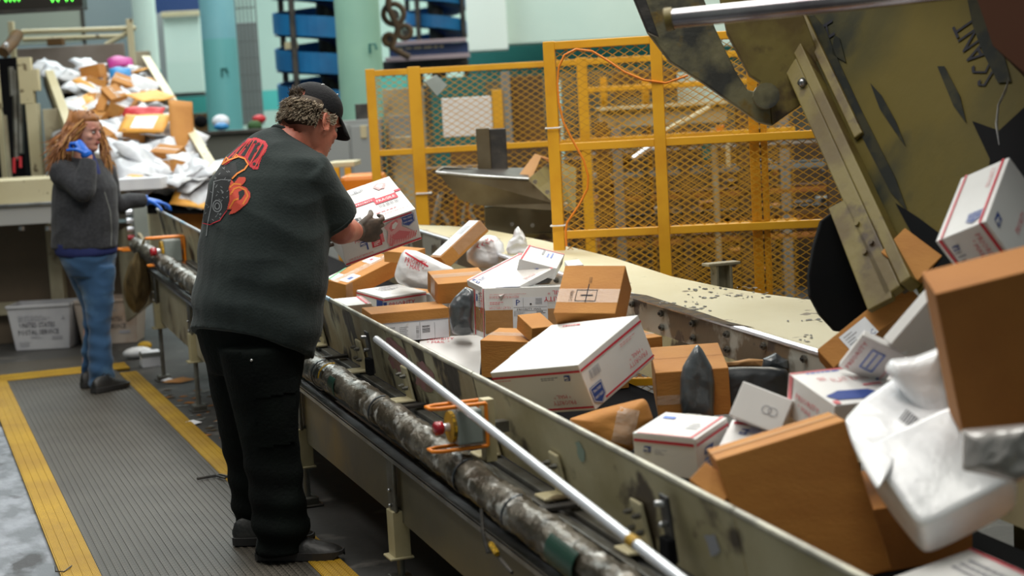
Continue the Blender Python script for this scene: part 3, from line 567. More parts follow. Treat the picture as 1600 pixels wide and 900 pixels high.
# ================================================================== container dumper over the trough on the right
pl0, pl1, pl2 = dep(1180, 0, 5.3), dep(1440, 460, 4.25), dep(1600, 100, 4.35)
pn = (pl1-pl0).cross(pl2-pl0).normalized()
if pn.dot(FW) > 0: pn = -pn
du = thing('container_dumper', 'huge grimy olive steel parcel dumper tilted over the right end of the trough', 'machine', V((pl1.x+.8, pl1.y, 0)))
def pla(x, y, l=0.): return onplane(x, y, pl0+pn*l, pn)
q = MB(); q.prism([pla(*p) for p in ((1120, -110), (1760, -110), (1800, 560), (1470, 520), (1432, 452))], -pn*.05, 'olive'); q.build('tilting_plate', du)
q = MB(); q.prism([pla(x, y, .003) for x, y in ((1442, 455), (1455, 420), (1400, 318), (1435, 340), (1478, 372), (1500, 330), (1540, 300), (1548, 250), (1520, 190), (1562, 205), (1600, 170), (1800, 120), (1800, 555), (1478, 515))], pn*.004, 'flap_and_shade_black'); q.build('shade_sheet', du)  # black sheet that paints the shadow on the plate's lower right
for pts in (((1262, 12), (1290, 45), (1310, 95), (1345, 170), (1400, 280), (1418, 330), (1392, 300), (1340, 200), (1300, 120), (1275, 60)), ((1300, 85), (1322, 98), (1312, 60), (1304, 55)), ((1360, 130), (1378, 150), (1400, 190), (1415, 228), (1395, 200), (1375, 170)), ((1465, 104), (1476, 104), (1500, 150), (1510, 192), (1490, 165)), ((1512, 0), (1538, 0), (1552, 40), (1570, 90), (1580, 128), (1560, 130), (1535, 80), (1520, 40)), ((1220, 20), (1236, 22), (1262, 70), (1290, 130), (1300, 160), (1270, 130), (1240, 70))):
    q = MB(); P = [pla(x, y, .004) for x, y in pts]; q.prism(P, pn*.002, 'grime'); q.build('grime_streak', du)
# stencilled letters running down the plate
def platetext(txt, x, y, x2, y2, h, mt):
    o = pla(x, y, .004); e = pla(x2, y2, .004); u = (e-o).normalized(); v = pn.cross(u).normalized(); q = MB(); f = Face(o, u*(e-o).length, v*h, q, 0.); f.text(txt, 0, 0, 1, 1, mt); q.build('stencil', du)
platetext('SCANT', 1563, 118, 1518, 22, .07, 'black_ink')
platetext('TH', 1310, 82, 1300, 30, .05, 'black_ink')
# angle bars along the near edge of the plate
def bar(a, b, w, lift, mt, nm, th=.03):
    A, B = pla(*a, lift), pla(*b, lift); d = B-A; s = pn.cross(d).normalized(); q = MB(); q.box(A-s*w/2, d, s*w, pn*th, mt); return q.build(nm, du, bevel=.004)
bar((1168, -60), (1404, 462), .05, .02, 'olive_bar', 'edge_bar'); bar((1196, -50), (1432, 452), .035, .005, 'olive_bar', 'edge_bar', .055); bar((1182, -55), (1418, 458), .02, .012, 'dirt', 'edge_groove', .012)
bar((1219, -50), (1345, 215), .03, .003, 'olive_bar', 'edge_bar', .015)
q = MB(); q.prism([pla(x, y, .03) for x, y in ((1300, 330), (1328, 316), (1396, 452), (1400, 470), (1362, 490))], pn*.02, 'olive_bar'); q.build('skirt_plate', du, bevel=.003)
q = MB(); p = pla(1256, 131, .05); q.tube([p, p+pn*.015, p+pn*.02], [.014, .014, .006], 'steel', n=12); q.build('bolt', du, smooth=True)
for x, y in ((1352, 395), (1362, 380), (1340, 350)): q = MB(); p = pla(x, y, .05); q.tube([p, p+pn*.008], .008, 'olive_bar', n=8); q.build('bolt', du)
# slotted arm and side flap
ar = dep(1150, 100, 4.95)
def arm(pts, mt, nm, D=4.95, th=.03, tiltn=None):
    P = [onplane(x, y, ar, FW) if D == 4.95 else dep(x, y, D) for x, y in pts]; q = MB(); q.prism(P, FW*th, mt); return q.build(nm, du, bevel=.004)
arm([(978, -40), (1012, 50), (1047, 96), (1100, 130), (1185, 190), (1207, 196), (1203, 162), (1186, 145), (1168, 140), (1150, 112), (1118, 45), (1085, -40)], 'arm_steel', 'slotted_arm')
arm([(1118, -40), (1137, 52), (1172, 118), (1188, 128), (1186, 145), (1203, 162), (1207, 196), (1250, 165), (1300, 140), (1232, -40)], 'olive_bar', 'slotted_arm')
arm([(975, -40), (1012, 50), (1030, 58), (1010, 0), (1000, -40)], 'dark_steel', 'arm_edge', 4.9)
q = MB(); p = dep(1197, 150, 4.9); q.tube([p, p+FW*.12], .028, 'dark_steel', n=16); q.tube([p-FW*.01, p+FW*.02], .04, 'arm_steel', n=16); q.build('pivot_boss', du, smooth=False)
q = MB(); q.prism([dep(x, y, 4.6) for x, y in ((1306, 328), (1284, 345), (1272, 385), (1264, 430), (1266, 462), (1282, 492), (1306, 518), (1360, 520), (1420, 500), (1400, 440), (1340, 330))], FW*.04, 'flap_and_shade_black'); q.build('side_flap', du, bevel=.004)
q = MB(); q.tube([dep(1046, 30, 3.9), dep(1320, 2, 3.75), dep(1700, -40, 3.6)], .0235, 'rod_steel', n=20); q.tube([dep(1040, 31, 3.905), dep(1052, 29, 3.9)], .028, 'olive_bar', n=20); q.build('polished_rod', du, smooth=True)
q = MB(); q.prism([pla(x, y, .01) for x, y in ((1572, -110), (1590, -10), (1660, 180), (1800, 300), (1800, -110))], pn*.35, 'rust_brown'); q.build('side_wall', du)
q = MB(); q.tube([pla(1576, 122, .12), pla(1572, 140, .13), pla(1560, 165, .13), pla(1557, 195, .13), pla(1561, 226, .12)], [.002, .007, .006, .009, .003], 'white_poly', n=6, flat=.3); tag(q.build('plastic_scrap', smooth=True), 'thin curl of clear plastic caught on the dumper plate', 'plastic scrap')
q = MB(); q.aa(2.55, 5.2, 2.5, 5.4, 2.42, 2.5, 'olive'); q.build('lamp_blocker', du)  # unseen plate added overhead to block the lamps and darken the dumper
q = MB(); q.aa(2.9, 3.0, 3.6, 3.7, 0, 2.4, 'olive_bar'); q.aa(3.9, 4.0, 2.9, 3.0, 0, 2.4, 'olive_bar'); q.build('support_post', du)
# ================================================================== parcels
class Parcel:
    def __init__(s, key, name, label, mt, group=None, cat='box', bulge=0., soft=0., seed=0, bevel=.0025, fit=None):
        o, A, B, C = [V(t) for t in (fit or FIT[key])]; s.o, s.A, s.B, s.C = o, A, B, C
        s.c = {'o': o, 'a': o+A, 'b': o+B, 'c': o+C, 'ab': o+A+B, 'ac': o+A+C, 'bc': o+B+C, 'abc': o+A+B+C}
        s.mid = o+(A+B+C)/2; bm = bmesh.new(); bmesh.ops.create_cube(bm, size=1.)
        if bulge or soft: bmesh.ops.subdivide_edges(bm, edges=bm.edges[:], cuts=7, use_grid_fill=True)
        if A.cross(B).dot(C) < 0: bmesh.ops.reverse_faces(bm, faces=bm.faces[:])
        base = V((s.mid.x, s.mid.y, min(p.z for p in s.c.values()))); r = random.Random(seed)
        for v in bm.verts:
            x, y, z = v.co; p = s.mid+A*x+B*y+C*z
            if bulge or soft:
                e = [abs(x), abs(y), abs(z)]; k = (1-4*e[0]**2 if e[0] < .499 else 1)*(1-4*e[1]**2 if e[1] < .499 else 1)*(1-4*e[2]**2 if e[2] < .499 else 1)
                d = (p-s.mid).normalized(); p += d*bulge*k+V(noise.noise_vector(p*9+V((seed, 0, 0))))*soft
                if soft and sum(q > .49 for q in e) == 3: p -= d*soft*2
            v.co = p-base
        me = bpy.data.meshes.new(name); bm.to_mesh(me); bm.free(); me.materials.append(M[mt]); s.ob = bpy.data.objects.new(name, me); COL.objects.link(s.ob); s.ob.location = base
        if soft: me.polygons.foreach_set('use_smooth', [True]*len(me.polygons))
        if bevel: md = s.ob.modifiers.new('b', 'BEVEL'); md.width = bevel; md.segments = 2; md.limit_method = 'ANGLE'; md.angle_limit = .8
        tag(s.ob, label, cat, group); s.mb = MB(); s.tp = MB(); s.lb = MB(); s.bulge = bulge+soft
    def face(s, P, U, Vv, kind='print'):
        o, u, v = s.c[P], s.c[U]-s.c[P], s.c[Vv]-s.c[P]; n = u.cross(v)
        if n.dot(o+(u+v)/2-s.mid) < 0: print('FLIP', s.ob.name, s.ob['label'], P, U, Vv); o, u = s.c[U], -u
        return Face(o, u, v, {'print': s.mb, 'tape': s.tp, 'label': s.lb}[kind], .0012+s.bulge*1.1+{'print': .0006, 'tape': 0, 'label': .0003}[kind])
    def done(s):
        if s.tp.v: s.tp.build('tape', s.ob)
        if s.lb.v: s.lb.build('shipping_label', s.ob)
        if s.mb.v: s.mb.build('printing', s.ob)
        return s
def label_print(f, a0, b0, a1, b1, pr, seed=1, bc=True):
    f.rect(a0, b0, a1, b1, 'paper'); w, h = a1-a0, b1-b0
    for y in (.25, .62): pr.rect(a0+.02*w, b0+h*y, a1-.02*w, b0+h*(y+.012), 'black_ink')
    if bc: pr.bars(a0+w*.15, b0+h*.32, a0+w*.85, b0+h*.55, 'black_ink', 20, seed)
    pr.lines(a0+w*.08, b0+h*.68, a0+w*.6, b0+h*.94, 'grey_ink', 4, seed); pr.lines(a0+w*.1, b0+h*.05, a0+w*.7, b0+h*.2, 'grey_ink', 3, seed+1)
def seam(p, P, U, Vv, at=.5, tape=True, mt='clear_tape'):
    f = p.face(P, U, Vv, 'tape'); f.rect(.005, at-.004, .995, at+.004, 'cardboard_dark')
    if tape: f.rect(0, at-.13, 1, at+.13, mt)
PG = 'white flat-rate boxes in the trough'
# held box (built with the man's hand on it)
p = Parcel('held', 'parcel_box', 'white and red printed box held in the capped man\'s gloved hand', 'white_card'); held = p
f = p.face('o', 'a', 'b')       # top: near-left, near-right, far-left
f.text('LARGE FLAT RATE BOX', .55, .10, .4, .035, 'red_soft').lines(.55, .16, .95, .2, 'red_soft', 1)
f.bars(.06, .16, .36, .25, 'black_ink', 22, 4).lines(.06, .10, .3, .14, 'grey_ink', 1)
f.rect(.00, .44, .22, .47, 'pale_red').poly([(.10, .40), (.35, .40), (.35, .52), (.10, .52)], 'red_ink').text('FRAGILE', .13, .43, .19, .05, 'white_card')
f.poly([(.02, .50), (.14, .50), (.14, .58), (.02, .58)], 'red_ink').poly([(.36, .50), (.66, .50), (.66, .59), (.36, .59)], 'red_ink').text('PRIORITY', .4, .52, .22, .04, 'white_card').poly([(.62, .40), (.92, .40), (.92, .54), (.62, .54)], 'red_ink').text('FRAGILE', .65, .44, .24, .06, 'white_card').rect(.92, .55, 1., .6, 'red_ink')
f.bars(.64, .29, .9, .38, 'grey_ink', 14, 9).lines(.42, .8, .62, .85, 'grey_ink', 1, 3).bars(.48, .84, .6, .9, 'grey_ink', 6, 2)
f.poly([(.72, .84), (.8, .90), (.9, .84), (.84, .72), (.8, .74), (.77, .72)], 'pale_red').poly([(.76, .83), (.8, .87), (.86, .83), (.81, .75)], 'white_card')
f = p.face('c', 'ac', 'o')      # front
f.rect(.0, .03, 1, .08, 'red_ink').rect(.48, .92, .94, .96, 'red_ink').rect(.36, .93, .45, 1., 'red_ink').text('LARGE FLAT RATE BOX', .05, .13, .32, .06, 'red_ink').lines(.05, .08, .3, .1, 'red_soft', 1)
f.rect(.37, .28, .50, .78, 'red_ink').text('PRIORITY', .39, .32, .09, .42, 'white_card', 1).rect(.50, .35, .535, .74, 'red_soft').rect(.30, .28, .32, .5, 'blue_ink')
f.text('MAIL', .17, .60, .14, .09, 'red_ink').eagle(.22, .44, .11, .14).rect(.1, .08, .1, .1, 'red_ink').badge(.80, .58, .15, .32)
r_ = random.Random(3)
hand_r = [(.56, .30), (.60, .62), (.56, .78), (.62, .86), (.72, .92), (.80, .86), (.78, .64), (.90, .42), (.95, .24), (.84, .14), (.70, .12), (.60, .14)]
f.poly(hand_r, 'pale_red').poly([(.64, .58), (.68, .62), (.75, .84), (.73, .90), (.66, .84), (.62, .70)], 'red_soft').poly([(.655, .66), (.69, .63), (.74, .76), (.72, .84), (.67, .78)], 'white_card').poly([(.62, .42), (.74, .54), (.88, .38), (.80, .24), (.66, .30)], 'red_soft').poly([(.58, .16), (.66, .34), (.62, .12)], 'red_soft')
for k in range(12): x = .58+.03*k; f.poly([(x, .18), (x+.012, .18), (x+.05, .50-.02*k*.6), (x+.038, .50-.012*k)], 'red_soft')
p.done()
# long brown box
p = Parcel('longbrown', 'parcel_box', 'long brown box with a green strip, directly under the box held by the man', 'cardboard'); seam(p, 'o', 'a', 'b', .5)
f = p.face('o', 'a', 'b', 'label'); f.rect(.06, .05, .3, .42, 'paper'); f.rect(.66, .5, .86, .9, 'paper'); f.rect(.02, .62, .22, .95, 'paper')
p.face('o', 'a', 'b').rect(.13, .14, .22, .30, 'blue_ink').rect(.74, .65, .80, .78, 'red_ink').poly([(.02, .75), (.40, .95), (.40, 1.), (.0, .86)], 'green_strip')
p.face('c', 'ac', 'o', 'tape').rect(0, .1, .12, 1, 'shrink'); p.done()
p = Parcel('flatprio', 'parcel_box', 'flat white box lettered in red along its front, behind the taped brown box', 'white_card')
f = p.face('c', 'ac', 'o') if False else Face(p.c['c'], p.A, p.o-p.c['c'], p.mb, .0018)
f.rect(.0, .72, 1, .84, 'red_ink').text('PRIORITY', .12, .08, .6, .45, 'red_ink').rect(-.02, .1, .06, .6, 'blue_ink')
f = p.face('bc', 'c', 'b'); f.rect(0, .72, 1, .84, 'red_ink').rect(.75, .05, .97, .68, 'blue_ink')
f = p.face('o', 'a', 'b'); f.lines(.3, .5, .8, .8, 'grey_ink', 3, 3).rect(.45, .86, .9, .9, 'grey_ink'); p.done()
p = Parcel('smallwhite', 'parcel_box', 'small white box at the rim beside the man\'s shirt hem', 'white_card')
f = p.face('o', 'a', 'b'); f.rect(.8, 0, .88, 1, 'red_ink').rect(.93, .0, .96, 1, 'red_soft'); f = Face(p.c['c'], p.A, p.o-p.c['c'], p.mb, .0018); f.rect(.68, .1, 1, .3, 'red_ink').rect(.9, .3, 1, .6, 'red_ink'); p.done()
p = Parcel('tapebrown', 'parcel_box', 'low brown box with a plastic label pouch on its front, by the near rim', 'cardboard')
f = p.face('o', 'a', 'b', 'tape'); f.rect(0, .0, 1, .02, 'cardboard_dark')
f = p.face('c', 'ac', 'o', 'label'); f.rect(.1, .0, .985, .64, 'paper'); g = p.face('c', 'ac', 'o')
g.bars(.64, .22, .74, .48, 'black_ink', 9, 3, False).bars(.56, .05, .60, .5, 'grey_ink', 14, 4, False).rect(.61, .0, .614, .6, 'black_ink').rect(.8, .0, .803, .55, 'black_ink').lines(.35, .1, .5, .48, 'grey_ink', 6, 7).lines(.2, .1, .32, .5, 'grey_ink', 4, 9).rect(.1, .62, .985, .65, 'grey_ink')
g.poly([(.42, .5), (.46, .62), (.48, .62), (.44, .5)], 'white_card')
f = p.face('c', 'ac', 'o', 'tape'); f.rect(.1, .0, 1., .68, 'shrink'); p.done()
p = Parcel('envboard', 'padded_mailer', 'large plain white mailer lying at the near rim, red lettering on its end', 'white_card', cat='mailer', bevel=.004)
f = p.face('o', 'a', 'c') if V(FIT['envboard'][1]).cross(V(FIT['envboard'][3])).z > 0 else p.face('a', 'o', 'ac')
Pm = p; P0 = p.c['o']; g = Face(P0, p.A, p.C, p.mb, .0018)
if g.n.dot(P0-p.mid) < 0 and False: pass
g.text('PRIORITY', .12, .90, .42, .05, 'red_ink').text('* MAIL *', .12, .83, .36, .045, 'red_ink'); p.done()
p = Parcel('brownleft', 'parcel_box', 'brown box with clear tape along its top seam, left of the grey plastic bag', 'cardboard'); seam(p, 'o', 'a', 'b', .55)
p.face('bc', 'c', 'b', 'tape').rect(.35, .0, .75, 1, 'clear_tape'); p.done()
p = Parcel('pbox', 'parcel_box', 'white box banded with brown tape, its shipping label headed by a bold P', 'white_card')
f = Face(p.c['c'], p.A, p.o-p.c['c'], p.tp, .0013); f.rect(0, .10, 1, .56, 'brown_tape'); f.rect(0, .33, .95, .34, 'cardboard_pale')
f = Face(p.c['c'], p.A, p.o-p.c['c'], p.lb, .0018); f.rect(.29, -.02, .66, .80, 'paper'); g = Face(p.c['c'], p.A, p.o-p.c['c'], p.mb, .0022)
g.text('P', .325, .64, .045, .12, 'blue_ink').rect(.30, .60, .65, .605, 'black_ink').rect(.30, .53, .65, .535, 'black_ink').rect(.40, .6, .402, .79, 'black_ink').text('PRIORITY MAIL', .335, .55, .26, .03, 'black_ink').lines(.30, .42, .42, .51, 'grey_ink', 4, 2).lines(.33, .03, .5, .16, 'black_ink', 4, 3).text('SHIP TO:', .33, .17, .05, .02, 'black_ink').bars(.53, .66, .60, .78, 'grey_ink', 12, 3, False).rect(.47, .65, .49, .68, 'black_ink').lines(.54, .46, .64, .52, 'black_ink', 2, 4)
g.text('MEDIUM FLAT RATE BOX', .045, .79, .31, .05, 'red_soft', 2).text('FOR DOMESTIC AND INTERNATIONAL USE', .05, .86, .38, .02, 'red_soft', 2).text('US AT USPS.COM', .045, .58, .22, .05, 'red_soft', 2).lines(.05, .66, .22, .72, 'red_soft', 2, 5).priority(.62, .70, .34, .23, 'red_ink', 2)
f = p.face('bc', 'c', 'b'); f.rect(.02, .02, .10, .98, 'red_ink').rect(.86, .02, .93, .98, 'red_soft').text('PRIORITY', .62, .5, .18, .42, 'red_ink', 1).rect(.22, .72, .32, .86, 'blue_ink'); f.bars(.45, .55, .6, .9, 'grey_ink', 8, 3, False)
p.face('bc', 'c', 'b', 'tape').rect(0, .12, .98, .60, 'brown_tape'); f = p.face('o', 'a', 'b'); f.rect(.12, .0, .38, .14, 'blue_ink').lines(.5, .05, .9, .2, 'grey_ink', 2, 4); p.done()
p = Parcel('flatwhite', 'flat_mailer', 'thin white flat-rate envelope in clear plastic resting on the P-labelled box', 'white_card', cat='mailer')
f = p.face('o', 'a', 'b'); f.rect(.0, .93, 1, .96, 'red_soft').rect(.95, .0, .975, 1, 'red_soft').eagle(.03, .70, .05, .2).text('PRIORITY', .10, .72, .12, .12, 'blue_ink', 0).bars(.80, .2, .9, .34, 'blue_ink', 8, 1).text('MAIL', .5, .08, .2, .07, 'pale_red', 2)
f = p.face('o', 'a', 'b', 'tape'); f.rect(0, 0, 1, 1, 'shrink'); p.done()
p = Parcel('whiteback', 'parcel_box', 'small white box with a barcode on its end, behind the plastic-wrapped envelope', 'white_card')
f = Face(p.c['c'], p.c['ac']-p.c['c'], p.o-p.c['c'], p.mb, .0018); f.bars(.5, .35, .85, .75, 'black_ink', 10, 4); f = p.face('o', 'a', 'b'); f.rect(.0, .93, 1, .97, 'red_ink').rect(.93, 0, .97, 1, 'red_soft').lines(.5, .2, .85, .4, 'blue_pen', 2, 4).rect(.6, .5, .9, .55, 'grey_ink'); p.done()
p = Parcel('leanbrown', 'parcel_box', 'brown box standing on end with a printed cross mark and clear tape band', 'cardboard')
f = Face(p.c['ac'], p.o-p.c['a'], p.A*0+p.o-p.c['c'], p.tp, .0014); f.rect(0, .22, 1., .50, 'clear_tape'); g = Face(p.c['ac'], p.o-p.c['a'], p.o-p.c['c'], p.mb, .0018)
g.rect(.30, .24, .30+.34, .255, 'black_ink').rect(.30, .465, .64, .48, 'black_ink').rect(.30, .24, .31, .48, 'black_ink').rect(.63, .24, .64, .48, 'black_ink').rect(.38, .35, .58, .375, 'black_ink').rect(.47, .22, .485, .60, 'black_ink').text('LEGS', .46, .62, .05, .12, 'black_ink', 1).text('DOWN', .20, .25, .06, .2, 'black_ink', 1)
p.done()
p = Parcel('bigprio', 'parcel_box', 'big white box with red edge lines and upside-down red lettering at the near rim', 'white_card', bulge=.0006)
f = p.face('ac', 'c', 'a'); f.rect(0, .84, 1, .885, 'red_ink').rect(.0, .06, 1, .10, 'red_ink').priority(.58, .16, .25, .24, 'red_soft', 2).eagle(.80, .68, .075, .12).lines(.55, .70, .78, .78, 'grey_ink', 2, 5).lines(.03, .76, .25, .80, 'pale_red', 1, 5)
f = p.face('c', 'bc', 'o'); f.rect(0, .84, 1, .885, 'red_ink').rect(.18, .06, 1, .10, 'red_ink').priority(.62, .18, .30, .25, 'red_soft', 2).badge(.03, .06, .16, .36, 1)
f.bars(.09, .58, .25, .76, 'grey_ink', 16, 6).lines(.6, .68, .9, .76, 'pale_red', 2, 5)
f = p.face('a', 'o', 'ab'); f.lines(.2, .88, .5, .93, 'red_soft', 1, 4); f = p.face('a', 'o', 'ab', 'tape'); f.rect(0, .30, 1, .72, 'clear_tape'); p.done()
p = Parcel('midbrown', 'parcel_box', 'brown box with shiny tape over its top, left of the big red-lined white box', 'cardboard'); seam(p, 'o', 'a', 'b', .5); p.done()
p = Parcel('nubbrown', 'parcel_box', 'small brown box corner poking up in front of the P label', 'cardboard'); p.done()
p = Parcel('rightbrown', 'parcel_box', 'square brown box behind the dented paper parcel, grey bag against it', 'cardboard'); seam(p, 'o', 'a', 'b', .5, False); p.face('c', 'ac', 'o', 'tape').rect(.0, .3, .5, .5, 'clear_tape'); p.done()
p = Parcel('smallbrown2', 'parcel_box', 'little brown box wedged against the far rim behind the big red-lined box', 'cardboard'); seam(p, 'o', 'a', 'b', .5); p.done()
p = Parcel('smallprio', 'parcel_box', 'cube-like white box with a blue eagle mark near the dented brown parcel', 'white_card')
f = p.face('ac', 'c', 'a'); f.rect(.02, .80, .97, .87, 'red_ink').eagle(.16, .56, .13, .15).text('UNITED STATES', .34, .62, .2, .04, 'grey_ink').lines(.34, .5, .5, .6, 'grey_ink', 2, 4)
f = p.face('c', 'bc', 'o'); f.rect(.0, .80, 1, .87, 'red_ink').eagle(.2, .5, .3, .16).lines(.2, .1, .7, .4, 'blue_pen', 3, 4)
f = p.face('a', 'o', 'ab'); f.rect(.9, 0, .95, 1, 'red_soft').rect(.06, .0, .9, .05, 'pale_red').lines(.65, .3, .85, .6, 'grey_ink', 3, 4).rect(.1, .7, .3, .8, 'blue_pen'); p.face('a', 'o', 'ab', 'tape').rect(.35, 0, .6, 1, 'clear_tape'); p.done()
p = Parcel('circlewhite', 'parcel_box', 'plain white box with two faint printed rings on its side', 'white_card')
f = p.face('ac', 'c', 'a') if False else Face(p.c['ac'], p.c['c']-p.c['ac'], p.c['a']-p.c['ac'], p.mb, .0018)
for cx in (.62, .74):
    n = 20; 
    for k in range(n):
        a, b = 2*math.pi*k/n, 2*math.pi*(k+1)/n; f.k = 0; R0, R1 = .10, .12
        f.poly([(cx+R0*.8*math.cos(a), .5+R0*math.sin(a)), (cx+R1*.8*math.cos(a), .5+R1*math.sin(a)), (cx+R1*.8*math.cos(b), .5+R1*math.sin(b)), (cx+R0*.8*math.cos(b), .5+R0*math.sin(b))], 'grey_ink')
p.done()
p = Parcel('redlinewhite', 'parcel_box', 'white box with a red line and blue mark, behind the leaning big brown box', 'white_card')
f = p.face('o', 'a', 'b') if False else Face(p.c['a'], p.o-p.c['a'], p.B, p.mb, .0018); f.rect(.08, .86, 1, .92, 'red_ink').eagle(.3, .55, .2, .18).lines(.5, .6, .9, .8, 'blue_pen', 3, 4); p.done()
p = Parcel('hexprio', 'parcel_box', 'wide white box with a dark blue six-sided mark, under the white plastic sacks', 'white_card')
f = p.face('o', 'b', 'a'); f.rect(.0, .955, 1, .985, 'red_soft').poly([(.02, .25), (.06, .12), (.30, .07), (.40, .17), (.34, .32), (.14, .36)], 'blue_ink'); f.lines(.1, .88, .45, .93, 'blue_pen', 1, 4).text('FLAT RATE', .2, .60, .25, .12, 'pale_red').text('PRIORITY', .5, .62, .3, .12, 'pale_red').rect(.35, .42, .48, .46, 'red_soft').lines(.12, .66, .2, .76, 'red_soft', 2, 8).rect(.01, .01, .05, .1, 'red_soft')
f = p.face('ac', 'c', 'a'); f.rect(.03, 0, .11, 1, 'red_soft').priority(.2, .35, .5, .35, 'red_soft', 0); p.done()
p = Parcel('frontbrown', 'parcel_box', 'large brown box leaning on edge over the near rim in the foreground', 'cardboard')
f = p.face('o', 'a', 'b', 'tape'); f.rect(0, .46, 1, .50, 'cardboard_dark').rect(0, .5, 1, .62, 'cardboard_pale'); p.done()
p = Parcel('rightbig', 'parcel_box', 'largest brown box, tilted and cut by the right edge of the photo', 'cardboard_dark'); p.done()
p = Parcel('topprio', 'parcel_box', 'white red-lined box sliding down the dumper plate, highest of the pile', 'white_card')
f = p.face('ac', 'c', 'a'); f.rect(.04, 0, .04+.06, 1, 'red_ink') if False else None
f.rect(0, .78 if False else .02, 0, .02, 'red_ink')
f2 = Face(p.c['ac'], p.c['c']-p.c['ac'], p.c['a']-p.c['ac'], p.mb, .0018)
f2.rect(.88, 0, .94, 1, 'red_ink').rect(.06, 0, .12, 1, 'red_ink').eagle(.18, .70, .14, .10).lines(.18, .35, .34, .68, 'grey_ink', 4, 3).priority(.55, .25, .24, .6, 'red_soft', 3)
f = Face(p.c['a'], p.o-p.c['a'], p.B, p.mb, .0018); f.rect(.10, 0, .15, 1, 'red_soft').rect(.86, 0, .91, 1, 'red_ink').badge(.58, .06, .26, .16).text('PRIORITY', .7, .6, .1, .3, 'pale_red', 1)
f = p.face('c', 'bc', 'o'); f.text('PRIORITY', .3, .25, .3, .12, 'red_soft').eagle(.1, .7, .15, .15); p.done()
p = Parcel('tkcbrown', 'parcel_box', 'brown box with a square white blue-lettered label, lying toward the dumper', 'cardboard')
f = Face(p.o, p.A, p.B, p.lb, .0015); f.rect(.22, .0, .52, .82, 'paper'); f = Face(p.o, p.A, p.B, p.mb, .0019); f.text('TKC', .36, .04, .14, .22, 'blue_ink').lines(.25, .2, .38, .7, 'grey_ink', 4, 3); p.done()
p = Parcel('behindbrown', 'parcel_box', 'brown box with shiny tape just below the sliding white box', 'cardboard'); p.face('c', 'ac', 'o', 'tape').rect(.2, .0, .9, .25, 'clear_tape'); p.done()
p = Parcel('stampwhite', 'parcel_box', 'small white box with a blue rectangular stamp in front of the blue-lettered label box', 'white_card')
f = Face(p.c['ab'], -p.A, -p.B, p.mb, .0018)
for (x0, y0, x1, y1) in ((.35, .25, .38, .8), (.62, .25, .65, .8), (.35, .25, .65, .28), (.35, .77, .65, .8), (.48, .3, .51, .75)): f.rect(x0, y0, x1, y1, 'blue_pen')
f.text('PRIORITY', .10, .1, .1, .8, 'red_soft', 1).text('MAIL', .84, .2, .06, .3, 'red_soft', 1).rect(.80, .1, .86, .2, 'blue_ink'); p.done()
Parcel('bigenv', 'flat_mailer', 'large blank white cardboard mailer standing left of the largest brown box', 'white_card', cat='mailer').done()
p = Parcel('bottomwhite', 'parcel_box', 'white box with a red stripe at the bottom right corner of the photo', 'white_card')
f = Face(p.c['a'], p.o-p.c['a'], p.B, p.mb, .0018); f.rect(0, .94, 1, .975, 'red_ink').lines(.2, .5, .8, .8, 'grey_ink', 3, 2); p.done()
p = Parcel('tapetilt', 'parcel_box', 'narrow brown box tilted up with a glossy taped label on its long top', 'cardboard')
f = p.face('o', 'a', 'b', 'label'); f.rect(.05, .1, .98, .95, 'paper'); g = p.face('o', 'a', 'b'); g.bars(.6, .25, .85, .8, 'grey_ink', 10, 3, False).lines(.2, .2, .5, .8, 'grey_ink', 3, 3); p.face('o', 'a', 'b', 'tape').rect(0, 0, 1, 1, 'shrink'); p.face('c', 'ac', 'o', 'tape').rect(0.3, .2, 1, 1, 'shrink'); p.done()
p = Parcel('backbrown', 'parcel_box', 'small brown box just right of the printed box in the man\'s hand', 'cardboard'); p.done()
Parcel('lowbrown', 'parcel_box', 'brown box corner between the cube-like white box and leaning brown box', 'cardboard').done()
Parcel('cornerwhite', 'flat_mailer', 'tiny white carton tip behind the brown box standing on end', 'white_card', cat='mailer').done()
